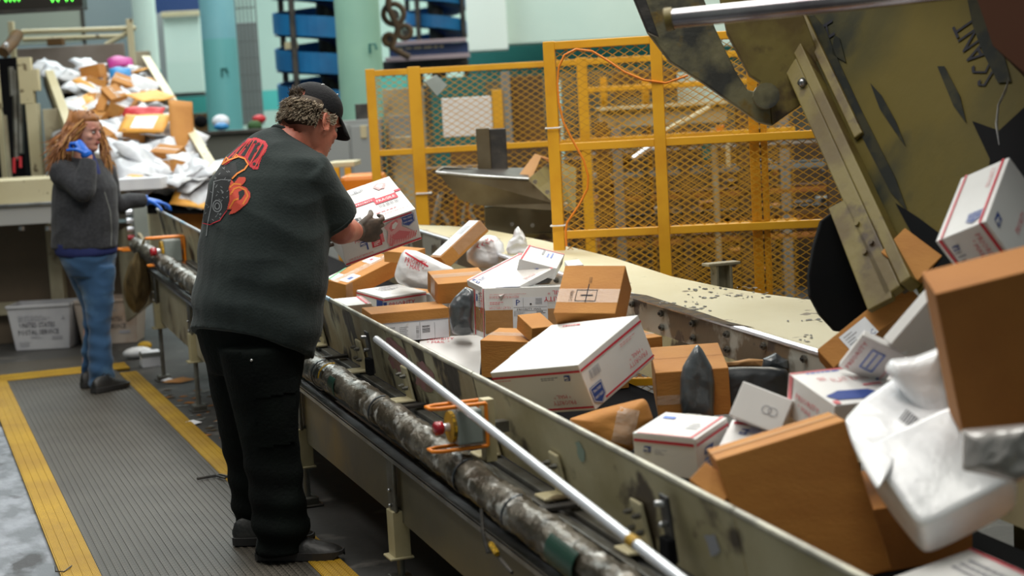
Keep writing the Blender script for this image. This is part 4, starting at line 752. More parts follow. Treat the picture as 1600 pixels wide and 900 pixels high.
# lumpy parcels and bags
def lump(name, label, pts, D, th, mt, cat='bag', amp=.02, seed=1, res=26, prints=None, puff=1., dz=None, freq=6.):
    """a soft bag whose outline, seen from the aisle, follows pts; puffed th metres thick around depth D, crumpled"""
    xs = [p[0] for p in pts]; ys = [p[1] for p in pts]; cx, cy = sum(xs)/len(xs), sum(ys)/len(ys)
    n = 64; out = []; per = []
    P = [V((x, y)) for x, y in pts]; Ls = [(P[(i+1) % len(P)]-P[i]).length for i in range(len(P))]; tot = sum(Ls)
    for k in range(n):
        s = tot*k/n; i = 0
        while s > Ls[i]: s -= Ls[i]; i += 1
        out.append(P[i].lerp(P[(i+1) % len(P)], s/Ls[i]))
    q = MB(); R = 16; verts = []; idx = {}
    def depth(x, y): return D if dz is None else D+dz(x, y)
    for side in (-1, 1):
        for r in range(R+1):
            t = r/R
            for k in range(n):
                if r == R and side == 1: continue
                if r == 0 and k: continue
                c = V((cx, cy)); pp = c.lerp(out[k], t); h = th*(max(0, 1-t**4.5))**.6*.5
                p = dep(pp.x, pp.y, depth(pp.x, pp.y)+side*h*(1 if side == 1 else puff))
                w = noise.noise_vector(p*freq+V((seed*7, 0, 0)))*amp+noise.noise_vector(p*freq*3.1)*amp*.35; rid = 1-abs(noise.noise(p*freq*2.2+V((0, seed*3, 0))))*3.2+(.5-abs(noise.noise(p*freq*5+V((seed, 0, 9))))*1.6)
                if t < 1: p += w*(.4+.6*(1-t)); p += -FW*rid*amp*.5*(1 if side == -1 else -1)*(1-t*.5)
                idx[(side, r, k)] = len(verts); verts.append(p)
    fs = []
    def g(sd, r, k):
        if r == 0: k = 0
        if r == R: sd = -1
        return idx[(sd, r, k % n)]
    for sd in (-1, 1):
        for r in range(R):
            for k in range(n):
                a, b, c, d = g(sd, r, k), g(sd, r+1, k), g(sd, r+1, k+1), g(sd, r, k+1)
                f = [a, b, c] if r == 0 else [a, b, c, d]
                fs.append(f if sd == 1 else f[::-1])
    q.add(verts, fs, mt); o = q.build(name, smooth=True, label=label, cat=cat); md = o.modifiers.new('d', 'SUBSURF'); md.levels = 1; md.render_levels = 1
    return o
def onlump(o, px, py, wx, wy, txt, mt, ang=0., kind='text', n=10):
    """print fitted onto a bag: rays from the aisle hit the bag, the print lies 1 mm off it"""
    me = bpy.data.meshes.new_from_object(o.evaluated_get(bpy.context.evaluated_depsgraph_get())); bt = BVHTree.FromPolygons([v.co[:] for v in me.vertices], [p.vertices[:] for p in me.polygons])
    loc = worldloc(o); q = MB(); ca, sa = math.cos(ang), math.sin(ang)
    if kind == 'text': vs, fs, tw = glyphs(txt); vs = [(x/tw, y/.72) for x, y in vs]
    elif kind == 'bars':
        r = random.Random(3); vs = []; fs = []
        for i in range(n):
            a, b = i/n, (i+r.uniform(.3, .7))/n; k = len(vs); vs += [(a, 0), (b, 0), (b, 1), (a, 1)]; fs.append((k, k+1, k+2, k+3))
    else: vs, fs = txt
    out = []
    for x, y in vs:
        dx, dy = x*wx, -y*wy; X, Y = px+dx*ca-dy*sa, py+dx*sa+dy*ca; d = ray(X, Y).normalized(); h = bt.ray_cast(CAM-loc, d)
        if h[0] is None: h = (dep(X, Y, (o.location-CAM).dot(FW))-loc,)
        out.append(h[0]+loc-d*.0018)
    q.add(out, fs, mt); return q.build('printing', o)
def grid(nx, ny, x0=0., y0=0., x1=1., y1=1.):
    vs = [(x0+(x1-x0)*i/nx, y0+(y1-y0)*j/ny) for j in range(ny+1) for i in range(nx+1)]; return vs, [(j*(nx+1)+i, j*(nx+1)+i+1, (j+1)*(nx+1)+i+1, (j+1)*(nx+1)+i) for j in range(ny) for i in range(nx)]
o = lump('poly_mailer', 'white soft mailer with curved red lettering, standing behind the flat white box', [(633, 389), (650, 391), (668, 399), (690, 410), (711, 419), (708, 440), (690, 455), (664, 452), (640, 450), (620, 442), (615, 431), (621, 410), (627, 395)], 6.75, .09, 'white_poly', 'mailer', .008, 2)
onlump(o, 632, 410, 34, 9, 'PRIORITY', 'red_ink', .22); onlump(o, 634, 418, 28, 7, '* MAIL *', 'red_ink', .22)
onlump(o, 630, 394, 45, 2.5, grid(12, 1), 'red_ink', .55, 'grid')
o = lump('poly_bag', 'round white plastic bag with red printing behind the tilted narrow brown box', [(762, 366), (775, 368), (787, 380), (791, 398), (788, 415), (770, 420), (745, 418), (729, 408), (728, 394), (738, 378), (750, 370)], 7.3, .16, 'white_poly', 'bag', .018, 5)
onlump(o, 745, 388, 22, 6, '(((', 'red_soft', -.4); onlump(o, 758, 380, 20, 8, 'MAIL', 'red_soft', -.2)
lump('poly_bag', 'crumpled translucent white bag with a pointed top, next to the round one', [(809, 353), (815, 362), (820, 372), (824, 385), (838, 392), (842, 402), (820, 408), (797, 405), (790, 392), (793, 378), (800, 372), (803, 360)], 7.2, .12, 'white_poly', 'bag', .022, 8)
lump('poly_bag', 'crumpled dark grey plastic bag squeezed left of the P-labelled box', [(727, 447), (741, 452), (744, 470), (743, 500), (741, 524), (722, 526), (706, 522), (702, 500), (700, 478), (710, 463)], 6.15, .12, 'grey_poly', 'bag', .014, 3)
lump('poly_bag', 'small crumpled grey plastic bag under the thin white envelope', [(864, 420), (866, 433), (858, 444), (842, 448), (825, 448), (835, 438), (850, 428)], 6.2, .06, 'grey_poly', 'bag', .01, 4)
o = lump('poly_mailer', 'dark grey plastic mailer standing with its twisted top pointing up', [(1090, 536), (1098, 545), (1106, 560), (1114, 574), (1118, 600), (1117, 636), (1116, 660), (1085, 662), (1066, 655), (1062, 630), (1062, 590), (1066, 572), (1078, 552), (1084, 542)], 4.75, .07, 'grey_poly', 'mailer', .006, 6)
lump('poly_mailer', 'wide black plastic mailer lying behind the plain ringed white box', [(1118, 574), (1160, 572), (1205, 572), (1232, 576), (1236, 610), (1234, 645), (1190, 650), (1150, 650), (1118, 645), (1114, 610)], 4.85, .10, 'black_poly', 'mailer', .006, 9)
lump('paper_wrapping', 'crumpled brown paper and plastic scrap on the black mailer at the far rim', [(1110, 564), (1140, 566), (1170, 560), (1200, 562), (1228, 556), (1234, 566), (1228, 576), (1190, 576), (1150, 575), (1120, 573)], 5.0, .05, 'cardboard_pale', 'paper', .012, 10)
lump('poly_bag', 'little dark crumpled plastic bag against the far rim near the dumper', [(1192, 560), (1212, 550), (1222, 558), (1232, 562), (1232, 576), (1210, 578), (1190, 574)], 4.92, .05, 'grey_poly', 'bag', .012, 11)
o = lump('wrapped_parcel', 'dented brown paper parcel with shiny tape, in front of the square brown box', [(888, 654), (930, 640), (970, 630), (1005, 621), (1012, 626), (1017, 640), (1022, 655), (1010, 680), (988, 705), (950, 712), (915, 700), (890, 680)], 4.45, .16, 'cardboard', 'parcel', .007, 12, freq=4)
onlump(o, 955, 690, 34, 56, grid(5, 6), 'clear_tape', .2, 'grid')
p = Parcel('sackbox', 'poly_parcel', 'big white plastic-bagged box in the lower right, crumpled folds down its side', 'white_poly', cat='parcel', bulge=.004, soft=.007, seed=3, bevel=0)
md = p.ob.modifiers.new('d', 'SUBSURF'); md.levels = 1; md.render_levels = 1
o = lump('poly_mailer', 'white plastic mailer with a shipping label, sloping up behind the big bagged box', [(1318, 655), (1345, 625), (1395, 590), (1450, 572), (1500, 578), (1512, 620), (1510, 690), (1480, 690), (1440, 690), (1400, 720), (1370, 770), (1350, 735), (1330, 695)], 3.35, .07, 'white_poly', 'mailer', .010, 13, freq=4, dz=lambda x, y: .35*(700-y)/150)
onlump(o, 1405, 655, 62, 20, 'x', 'black_ink', .66, 'bars', 14)
onlump(o, 1455, 618, 46, 22, 'Priority', 'grey_ink', .66)
lump('poly_bag', 'second white plastic sack, smooth and glossy, against the blank white mailer', [(1390, 560), (1430, 556), (1470, 540), (1480, 600), (1500, 660), (1470, 690), (1430, 640), (1400, 600), (1380, 575)], 3.5, .10, 'white_poly', 'bag', .012, 14, freq=4)
lump('poly_bag', 'grey translucent plastic bag under the largest brown box', [(1500, 670), (1560, 665), (1620, 660), (1630, 740), (1590, 755), (1540, 742), (1500, 735)], 2.95, .10, 'grey_clear', 'bag', .014, 15)
# envelopes hidden lower in the pile: parcels that carry the ones above
def filler(y, X, w, d, h, mt, label, rz=0.):
    p = T(X, .222, y); c, s_ = math.cos(rz), math.sin(rz)
    q = MB(); q.cb(p+V((0, 0, h/2)), (w, d, h), mt, (V((c, s_, .0)), V((-s_, c, .046)).normalized(), V((0, -.046, 1)))); tag(q.build('parcel_box', bevel=.003), label, 'box')
filler(2.5, 2.0, .6, .4, .13, 'cardboard', 'brown box low in the heap at the bottom right corner')
filler(3.3, 2.15, .4, .3, .16, 'cardboard_dark', 'brown box buried under the wide white box')
filler(6.9, 2.1, .6, .4, .18, 'cardboard', 'brown box low down behind the soft red-lettered mailer', .2)
filler(4.0, 2.28, .3, .35, .10, 'cardboard_dark', 'brown box deep behind the grey standing mailer')
filler(5.55, 2.3, .3, .5, .16, 'cardboard', 'brown box deep behind the P-labelled box')
filler(6.2, 2.2, .3, .5, .24, 'white_card', 'white box deep behind the long-seamed brown box')
# ================================================================== the hall behind
RH = V((math.cos(YAW), -math.sin(YAW), 0)); FH = V((math.sin(YAW), math.cos(YAW), 0)); ZZ = V((0, 0, 1))
def hz(x): return 221-.056*x
def base(px, D): p = dep(px, hz(px), D); return V((p.x, p.y, 0))
def zat(x, y, D): return dep(x, y, D).z
def fb(q, x0, y0, x1, y1, D, t, mt, z0=None, z1=None):      # box facing the aisle, standing where its front spans these pixels
    xm = (x0+x1)/2; zb = zat(xm, y1, D) if z0 is None else z0; zt = zat(xm, y0, D) if z1 is None else z1
    p = base(x0, D); q.box(p+ZZ*zb, RH*((x1-x0)*D/F), FH*t, ZZ*(zt-zb), mt); return q
def fthing(name, label, cat, x0, y0, x1, y1, D, t, mt, bevel=.005, z0=None, z1=None, group=None):
    q = MB(); fb(q, x0, y0, x1, y1, D, t, mt, z0, z1); return tag(q.build(name, bevel=bevel), label, cat, group)
def fpart(name, par, x0, y0, x1, y1, D, t, mt, z0=None, z1=None, bevel=.004, kind=None):
    q = MB(); fb(q, x0, y0, x1, y1, D, t, mt, z0, z1); return q.build(name, par, bevel=bevel, kind=kind)
q = MB(); q.box(base(-900, 27)+ZZ*0, RH*36, FH*.2, ZZ*9, 'wall_mint'); q.build('wall_back', kind='structure')
q = MB(); fb(q, -900, -600, 226, 0, 20, .15, 'wall_grey', 0, 8); q.build('grey_partition', kind='structure')  # grey wall partition, a wall panel rather than trim
q = MB(); q.aa(-8.2, -8, -3, 40, 0, 9, 'wall_grey'); q.build('wall_left', kind='structure')
q = MB(); fb(q, 738, -500, 800, 78, 20.8, .6, 'wall_bright', None, 8); fb(q, 800, -500, 1040, 62, 21, .6, 'wall_pale', None, 8); fb(q, 1040, -500, 1620, 60, 21, .6, 'wall_pale', None, 8); q.build('trim_2', kind='structure')
q = MB(); fb(q, 735, 60, 1060, 122, 22, .5, 'teal_dark'); fb(q, 1060, 40, 1620, 122, 22, .5, 'teal_dark'); q.build('trim_3', kind='structure')
q = MB(); fb(q, 256, 145, 450, 176, 21, .4, 'teal_paint'); q.build('trim_4', kind='structure')
q = MB(); fb(q, 236, -80, 330, 22, 22, .4, 'navy'); q.build('trim_5', kind='structure')
# round columns
def column(px, w, D, mt, mt2, ysplit, label, mark=None):
    p = base(px, D); r = w*D/F/2; zs = zat(px, ysplit, D); t = thing('column', label, 'column', p)
    q = MB(); q.tube([p, p+ZZ*zs], r, mt2, n=32); q.build('lower_shaft', t, smooth=False); q = MB(); q.tube([p+ZZ*zs, p+ZZ*8], r*.995, mt, n=32); q.build('upper_shaft', t)
    for c in t.children: c.data.polygons.foreach_set('use_smooth', [True]*len(c.data.polygons)); c.data.set_sharp_from_angle(angle=1.05)
    if mark:
        q = MB(); z = zat(mark[0], mark[1], D); f = p-FH*r*1.02+RH*(mark[0]-px)*D/F+ZZ*z; q.tube([f, f+ZZ*.08, f+ZZ*.08+RH*.05, f+RH*.06+ZZ*.03], .012, 'teal_dark', n=6); q.build('hook', t)
column(240, 36, 18.5, 'wall_pale', 'teal_paint', 110, 'pale mint column turning teal below, right of the mail heap')
column(353, 54, 17, 'col_blue', 'col_blue_low', 62, 'light blue round column left of the blue spiral chute', (358, 120))
column(569, 70, 14.5, 'col_green', 'col_green', 90, 'wide pale green round column behind the capped man', (588, 85))
# cabinet door panel
t = thing('cabinet', 'tall pale mint locker left of the light blue column', 'locker', base(296, 20))
fpart('body', t, 258, 20, 326, 150, 20.1, .5, 'grey_panel'); fpart('upper_panel', t, 268, 28, 324, 97, 20, .08, 'wall_pale'); fpart('lower_panel', t, 268, 97, 324, 145, 20, .08, 'door_white'); fpart('top_trim', t, 266, 18, 325, 26, 19.95, .1, 'cream_clean')
# caged ladder
t = thing('caged_ladder', 'grey caged ladder between the blue column and the spiral chute', 'ladder', base(395, 18))
for x in (380, 386, 392, 398, 404, 411): fpart('upright', t, x, -60, x+2.2, 195, 18, .02, 'machine_grey', bevel=0)
for k in range(9): fpart('rung', t, 380, -40+k*26, 412, -38+k*26, 18.05, .02, 'machine_grey', bevel=0)
fpart('back_panel', t, 374, 36, 412, 195, 18.3, .04, 'grey_panel')
# spiral chutes
def spiral(px, D, rpx, y0, n, pitch, hband, label, turns_up, phase=0.):
    p = base(px, D); R = rpx*D/F; t = thing('spiral_chute', label, 'chute', p)
    q = MB(); q.tube([p, p+ZZ*7], .09, 'dark_steel', n=14); q.build('core_post', t)
    zb = zat(px, y0, D); N = 40; tot = int(N*n); 
    def P(a, r, z): return p+RH*(math.cos(a)*r)+FH*(math.sin(a)*r)+ZZ*z
    q = MB(); q2 = MB()
    for i in range(tot):
        a0, a1 = phase+2*math.pi*i/N, phase+2*math.pi*(i+1)/N; z0, z1 = zb-pitch*i/N, zb-pitch*(i+1)/N
        for rr, s in ((R, 1), (R-.02, -1)):
            f = [P(a0, rr, z0), P(a1, rr, z1), P(a1, rr, z1+hband), P(a0, rr, z0+hband)]; q.quad(*(f if s == 1 else f[::-1]), 'spiral_blue')
        q.quad(P(a0, R, z0+hband), P(a1, R, z1+hband), P(a1, R-.02, z1+hband), P(a0, R-.02, z0+hband), 'spiral_blue')
        q2.quad(P(a0, .08, z0), P(a1, .08, z1), P(a1, R, z1), P(a0, R, z0), 'spiral_blue'); q2.quad(P(a0, R, z0-.02), P(a1, R, z1-.02), P(a1, .08, z1-.02), P(a0, .08, z0-.02), 'navy')
    q.build('outer_guard', t); q2.build('slide', t)
    for a in (2.6, -.6, 4.2):
        q = MB(); q.tube([P(a, R+.03, 0), P(a, R+.03, 7)], .03, 'dark_steel', n=8); q.build('support_post', t)
    return t, P, R
t, Pq, Rq = spiral(520, 16, 82, -60, 7, .35, .20, 'blue spiral parcel chute behind the capped man\'s head', 1, 3.4)
q = MB(); a = -2.25; z = zat(476, 76, 15.6); q.box(Pq(a-.1, Rq+.01, z), Pq(a+.22, Rq+.01, z)-Pq(a-.1, Rq+.01, z), FH*.01, ZZ*.07, 'cream_clean'); q.build('label_plate', t)
spiral(690, 18.5, 48, -60, 4, .30, .14, 'second blue spiral chute above the far mesh fence', 1, 1.)
t = thing('gantry', 'dark blue lettered gantry beam under the second spiral chute', 'beam', base(675, 17.5))
fpart('beam', t, 615, 69, 738, 86, 17.5, .2, 'navy'); fpart('rail', t, 625, 62, 736, 68, 17.4, .1, 'rail_pink'); fpart('rail', t, 608, 86, 740, 93, 17.4, .1, 'rail_pink'); fpart('underside', t, 602, 93, 736, 110, 17.7, .3, 'dark_steel')
q = MB(); p = base(625, 17.5)+ZZ*zat(625, 83, 17.5)-FH*.01; f = Face(p, RH*.75, ZZ*.06, q, .004); f.lines(0, .1, 1, .9, 'cream_clean', 1, 3); q.build('lettering', t)
q = MB(); rnd = random.Random(8)
t = thing('ceiling_fan', 'dark brown machinery and hoses hanging left of the second spiral chute', 'machinery', base(615, 16))
for cx, cy, r in ((615, 22, 16), (632, 50, 10), (608, 62, 8)):
    q = MB(); c = dep(cx, cy, 16); q.tube([c+RH*math.cos(a)*r*16/F+ZZ*math.sin(a)*r*16/F for a in [2*math.pi*k/18 for k in range(18)]], .03, 'brown_machine', n=7, closed=True); q.tube([c, c+FH*.2], r*.5*16/F, 'dark_steel', n=12); q.build('motor', t, smooth=True)
q = MB(); q.tube([dep(612, -40, 16), dep(606, 10, 15.9), dep(622, 45, 16), dep(612, 75, 16), dep(640, 90, 16)], .035, 'brown_machine', n=8); q.build('hose', t, smooth=True)
# cabinets and counters in the middle distance
t = thing('cabinet', 'grey steel cabinet standing right of the capped man\'s face', 'cabinet', base(535, 12))
fpart('body', t, 492, 188, 590, 0, 12, .6, 'grey_panel', z0=0); fpart('door', t, 500, 196, 543, 0, 11.98, .02, 'grey_panel', z0=.1); fpart('door', t, 547, 196, 584, 0, 11.98, .02, 'grey_panel', z0=.1); fpart('paper_tag', t, 562, 196, 572, 216, 11.97, .01, 'cream_clean')
fthing('fuse_box', 'small dark panel on a post against the green column', 'panel', 556, 162, 582, 190, 12.3, .1, 'dark_steel')
t = thing('work_table', 'small yellow steel table behind the printed box', 'table', base(530, 10.5))
fpart('table_top', t, 505, 254, 549, 262, 10.5, .5, 'cream_clean'); 
for x in (520, 538): fpart('leg', t, x-5, 262, x+5, 0, 10.5, .05, 'yellow_paint', z0=0); fpart('leg', t, x-5, 262, x+5, 0, 10.9, .05, 'yellow_paint', z0=0)
fthing('storage_tub', 'orange tub on the floor behind the printed box', 'tub', 525, 274, 592, 0, 10., .4, 'orange_paint', bevel=.03, z0=0)
t = thing('counter', 'low grey counter behind the mail slide, small items on it', 'counter', base(360, 15))
fpart('body', t, 300, 208, 470, 0, 15, .7, 'counter_grey', z0=0); fpart('counter_top', t, 296, 202, 474, 208, 14.95, .8, 'dark_steel')
def blob(name, label, cat, x, y, D, rx, ry, mt):
    q = MB(); q.ell(dep(x, y, D), (rx*D/F, .06, ry*D/F), mt, (RH, FH, ZZ)); return tag(q.build(name, smooth=True), label, cat)
blob('cap', 'red cap-like item on the low grey counter', 'cap', 405, 186, 15.2, 11, 7, 'mail_red'); blob('potted_plant', 'small dark green plant under the red item', 'plant', 398, 197, 15.1, 12, 9, 'plant_green')
blob('parcel', 'blue and white bundle on the counter against the blue column', 'bundle', 345, 190, 15.3, 14, 11, 'paper'); blob('cloth', 'blue cloth on the counter beside the white bundle', 'cloth', 346, 198, 15.2, 12, 6, 'mail_blue')
blob('bag', 'black bag at the left end of the low grey counter', 'bag', 314, 190, 15.2, 11, 10, 'black')
fthing('equipment_box', 'dark brown equipment under the teal beam', 'machine', 256, 178, 330, 210, 18, .5, 'brown_machine')
# things seen through the far fence
fthing('notice_board', 'white sheet behind the far mesh fence', 'board', 691, 152, 769, 213, 11.5, .03, 'white_card')
for i, (x0, y0, x1, y1, D, m_, lb) in enumerate(((598, 112, 640, 136, 13, 'teal_paint', 'teal box behind the left bay of the far fence'), (600, 138, 662, 176, 12.6, 'cream_dull', 'pale cream box behind the left bay of the far fence'), (606, 180, 650, 212, 12.4, 'machine_grey', 'grey housing low behind the left bay of the far fence'), (610, 214, 648, 240, 12.2, 'cream_dull', 'cream lidded box lowest behind the left bay of the far fence'),
        (770, 140, 790, 230, 12, 'yellow_paint', 'yellow upright behind the far fence'), (800, 118, 850, 200, 12.2, 'brown_machine', 'brown hopper box behind the far fence'), (785, 112, 800, 232, 12, 'machine_grey', 'grey upright behind the far fence'), (700, 232, 860, 262, 11, 'brown_machine', 'long brown housing behind the steel pan'), (675, 120, 760, 150, 14, 'teal_dark', 'dark teal machine behind the white sheet'))):
    fthing('machine', lb, 'machine', x0, y0, x1, 0, D, .3, m_, z0=0)
for i, (x0, y0, x1, y1, D, m_, lb) in enumerate(((655, 262, 742, 360, 10.6, 'brown_machine', 'dark brown machine base left of the steel pan'),)):
    fthing('floor_machine', lb, 'machine', x0, y0, x1, 0, D, .4, m_, z0=0)
fthing('machine', 'wide dim olive machine wall far behind the far mesh fence', 'machine', 655, 128, 875, 0, 14.5, .3, 'olive_machine', z0=0)
q = MB(); rnd = random.Random(2)
t = thing('hose_bundle', 'tangle of grey and rusty hoses below the far mesh fence', 'hoses', base(700, 9.8))
for k in range(7):
    x = 676+k*9; q = MB(); q.tube([V((dep(x, 355, 9.9).x, dep(x, 355, 9.9).y, 0)), dep(x, 355, 9.9), dep(x+rnd.uniform(-6, 6), 330, 9.9), dep(x+rnd.uniform(2, 12), 305, 9.9), dep(x+rnd.uniform(12, 22), 300, 9.9), dep(x+rnd.uniform(10, 28), 330, 9.9), dep(x+26, 352, 9.9)], .016, rnd.choice(['machine_grey', 'cardboard_dark', 'brown_machine']), n=7); q.build('hose', t, smooth=True)
# steel pan between the fences
t = thing('steel_pan', 'grimy V-shaped steel pan on a cream base between the two yellow fences', 'steel pan', base(790, 8.4))
pt = lambda x, y, D: dep(x, y, D)
q = MB(); q.prism([pt(683, 269, 8.3), pt(824, 280, 8.3), pt(866, 318, 8.3), pt(868, 329, 8.3), pt(748, 321, 8.35), pt(718, 312, 8.35)], FH*.02, 'pan_steel'); q.build('front_plate', t)
q = MB(); q.prism([pt(824, 280, 8.3), pt(864, 250, 8.8), pt(900, 262, 8.9), pt(900, 330, 8.6), pt(868, 329, 8.3)], FH*.02, 'olive_bar'); q.build('end_plate', t)
q = MB(); q.tube([pt(681, 269, 8.3), pt(733, 274, 8.3), pt(826, 280, 8.3)], .008, 'steel', n=8); q.tube([pt(681, 269, 8.3), pt(692, 262, 8.6), pt(745, 266, 8.7)], .008, 'dull_steel', n=8); q.build('lip', t, smooth=True)
q = MB(); q.quad(pt(683, 269, 8.3), pt(826, 280, 8.3), pt(826, 262, 8.9), pt(690, 262, 8.9), 'dark_steel'); q.build('pan_floor', t)
fpart('post', t, 742, 200, 763, 272, 8.7, .02, 'pan_steel'); fpart('post', t, 763, 201, 789, 276, 8.72, .10, 'dark_steel'); fpart('base', t, 748, 322, 880, 368, 8.45, .3, 'cream_dull'); fpart('base_lip', t, 745, 368, 880, 378, 8.4, .35, 'olive_bar')
for x, y in ((836, 284), (855, 300), (800, 350), (832, 352)): q = MB(); p = pt(x, y, 8.29 if x > 833 else 8.44); q.tube([p, p-FH*.012], .012, 'steel', n=8); q.build('bolt', t)
q = MB(); q.prism([pt(808, 277, 8.5), pt(836, 240, 8.6), pt(846, 244, 8.6), pt(830, 280, 8.5)], FH*.01, 'cardboard_pale'); q.prism([pt(836, 240, 8.6), pt(866, 250, 8.7), pt(870, 262, 8.7), pt(846, 246, 8.6)], FH*.01, 'cardboard_dark'); tag(q.build('carton', smooth=False), 'torn open cardboard carton lying in the steel pan', 'carton')
# machinery seen through the tall guard
t = thing('sorting_machine', 'cluttered cream and brown sorting machine behind the tall mesh guard', 'machine', base(1060, 10.5))
rnd = random.Random(12)
fpart('upper_backdrop', t, 880, 100, 1400, 0, 13.4, .3, 'olive_machine', z0=0); fpart('backdrop_housing', t, 880, 235, 1400, 0, 12.5, .5, 'brown_machine', z0=0)
fpart('beam', t, 938, 166, 1135, 196, 10.5, .3, 'cream_dull'); fpart('beam_cap', t, 935, 162, 1140, 168, 10.45, .35, 'cream_clean'); fpart('panel', t, 1062, 112, 1132, 178, 12, .1, 'wall_pale'); fpart('upper_housing', t, 960, 110, 1060, 150, 11.8, .2, 'brown_machine')
for x, w, y, m_, D in ((906, 16, 180, 'cream_dull', 9.8), (928, 20, 190, 'brown_machine', 10), (955, 14, 200, 'machine_grey', 10.2), (1000, 10, 196, 'dark_steel', 10.3), (1060, 14, 196, 'brown_machine', 10.4), (1110, 8, 200, 'cream_dull', 10.3), (1150, 20, 150, 'brown_machine', 10.6), (1215, 16, 160, 'machine_grey', 10.6), (1290, 16, 170, 'brown_machine', 10.4), (940, 10, 120, 'yellow_paint', 11.2), (1005, 10, 125, 'yellow_paint', 11.2)):
    fpart('upright', t, x, y, x+w, 0, D, .08, m_, z0=0)
for y, m_ in ((124, 'yellow_paint'), (230, 'brown_machine'), (262, 'machine_grey'), (300, 'cardboard_dark'), (335, 'brown_machine'), (372, 'cardboard_dark')): fpart('shelf', t, 920, y, 1360, y+8, 10.6, .5, m_)
q = MB(); q.tube([dep(1000, 235, 10.2), dep(1040, 205, 10.2), dep(1110, 168, 10.2)], .02, 'cream_clean', n=8); q.build('diagonal_pipe', t); q = MB(); q.tube([dep(990, 250, 10.1), dep(1015, 232, 10.1), dep(1035, 236, 10.1)], .025, 'steel', n=8); q.build('pipe', t)
fpart('red_guard', t, 1118, 196, 1130, 222, 10.2, .05, 'orange_paint'); fpart('green_box', t, 1095, 222, 1118, 250, 10.4, .1, 'teal_dark'); fpart('white_pipe', t, 1131, 220, 1138, 262, 10.2, .03, 'cream_clean')
for k in range(26):
    x = rnd.uniform(930, 1330); y = rnd.uniform(235, 430); w = rnd.uniform(12, 45); h = rnd.uniform(8, 26); fpart('crate', t, x, y, x+w, y+h, rnd.uniform(10.7, 12.2), .2, rnd.choice(['cardboard_dark', 'brown_machine', 'machine_grey', 'cardboard', 'dark_steel', 'olive_bar']))
# ================================================================== mail slide behind the woman
BL, BR, TL, TR = dep(150, 300, 10.9), dep(348, 300, 10.9), dep(73, 101, 13.8), dep(224, 94, 13.8)
t = thing('mail_slide', 'cream-sided sloping mail slide heaped with envelopes behind the woman', 'slide', V((BL.x, BL.y, 0)))
nn = (BR-BL).cross(TL-BL).normalized()
q = MB(); q.box(BL-nn*.14, BR-BL, TL-BL, -nn*.02, 'black'); q.build('slide_bed', t)
for a, b, nm in ((BL, TL, -1), (BR, TR, 1)):
    e = (BR-BL).normalized()*nm*.05; q = MB(); q.box(a-nn*.18, e, b-a, nn*.20, 'cream_dull'); q.build('side_board', t, bevel=.004); q = MB(); q.box(a+nn*.02-e*.3, e*1.5, b-a, nn*.02, 'cream_clean'); q.build('edge_rail', t, bevel=.004)
fpart('end_plate', t, 38, 72, 205, 116, 14.1, .03, 'slide_plate'); fpart('right_post', t, 222, 80, 241, 0, 13.9, .12, 'cream_dull', z0=0)
fpart('left_plate', t, 37, 90, 58, 162, 12.6, .06, 'cream_clean'); fpart('left_plate', t, 58, 108, 68, 142, 12.6, .06, 'cream_clean'); fpart('left_post', t, 44, 162, 62, 0, 12.6, .1, 'cream_clean', z0=0); fpart('left_post', t, 70, 170, 100, 0, 12.3, .1, 'cream_dull', z0=0)
q = MB(); q.box(dep(70, 110, 12.9), dep(108, 215, 11.8)-dep(70, 110, 12.9), RH*.07, -ZZ*.09, 'cream_clean'); q.build('brace', t, bevel=.003)
t = thing('pipe_frame', 'cream pipe frame standing over the top of the mail slide', 'frame', base(120, 14.4))
fpart('upright', t, 28, 34, 36, 0, 14.4, .06, 'cream_clean', z0=0); fpart('upright', t, 211, 30, 220, 0, 14.4, .06, 'cream_clean', z0=0)
for a, b in (((34, 50), (212, 44)), ((36, 62), (195, 56)), ((165, 70), (208, 46))): q = MB(); q.tube([dep(*a, 14.4), dep(*b, 14.4)], .022, 'cream_clean', n=8); q.build('cross_bar', t, smooth=True)
fpart('motor', t, 86, 60, 110, 71, 14.3, .1, 'brown_machine')
t = thing('wall_panel', 'grey-green wall panel under the green digit display', 'panel', base(70, 16)); fpart('panel', t, -30, 19, 142, 70, 16, .05, 'panel_green'); fpart('frame_edge', t, 142, 14, 146, 80, 15.98, .06, 'dark_steel'); q = MB(); q.tube([dep(0, 28, 15.9), dep(15, 37, 15.9), dep(40, 34, 15.9), dep(52, 24, 15.9), dep(54, 14, 15.9)], .01, 'dark_steel', n=6); q.build('wire', t)
t = thing('digit_display', 'black display with glowing green digits at the top left', 'display', dep(60, 0, 13.5)); fpart('housing', t, -60, -60, 147, 16, 13.5, .15, 'display_black'); fpart('lower_bar', t, -60, 16, 146, 20, 13.45, .18, 'dark_steel')
for tx, x0, w in (('00000', -5, 25), ('0000', 26, 26), ('00 00', 97, 38)):
    q = MB(); p = base(x0, 13.5)+ZZ*zat(x0, 5, 13.5)-FH*.004; f = Face(p, RH*(w*13.5/F), ZZ*.09, q, .003); f.text(tx, 0, 0, 1, 1, 'green_screen'); q.build('digit', t)
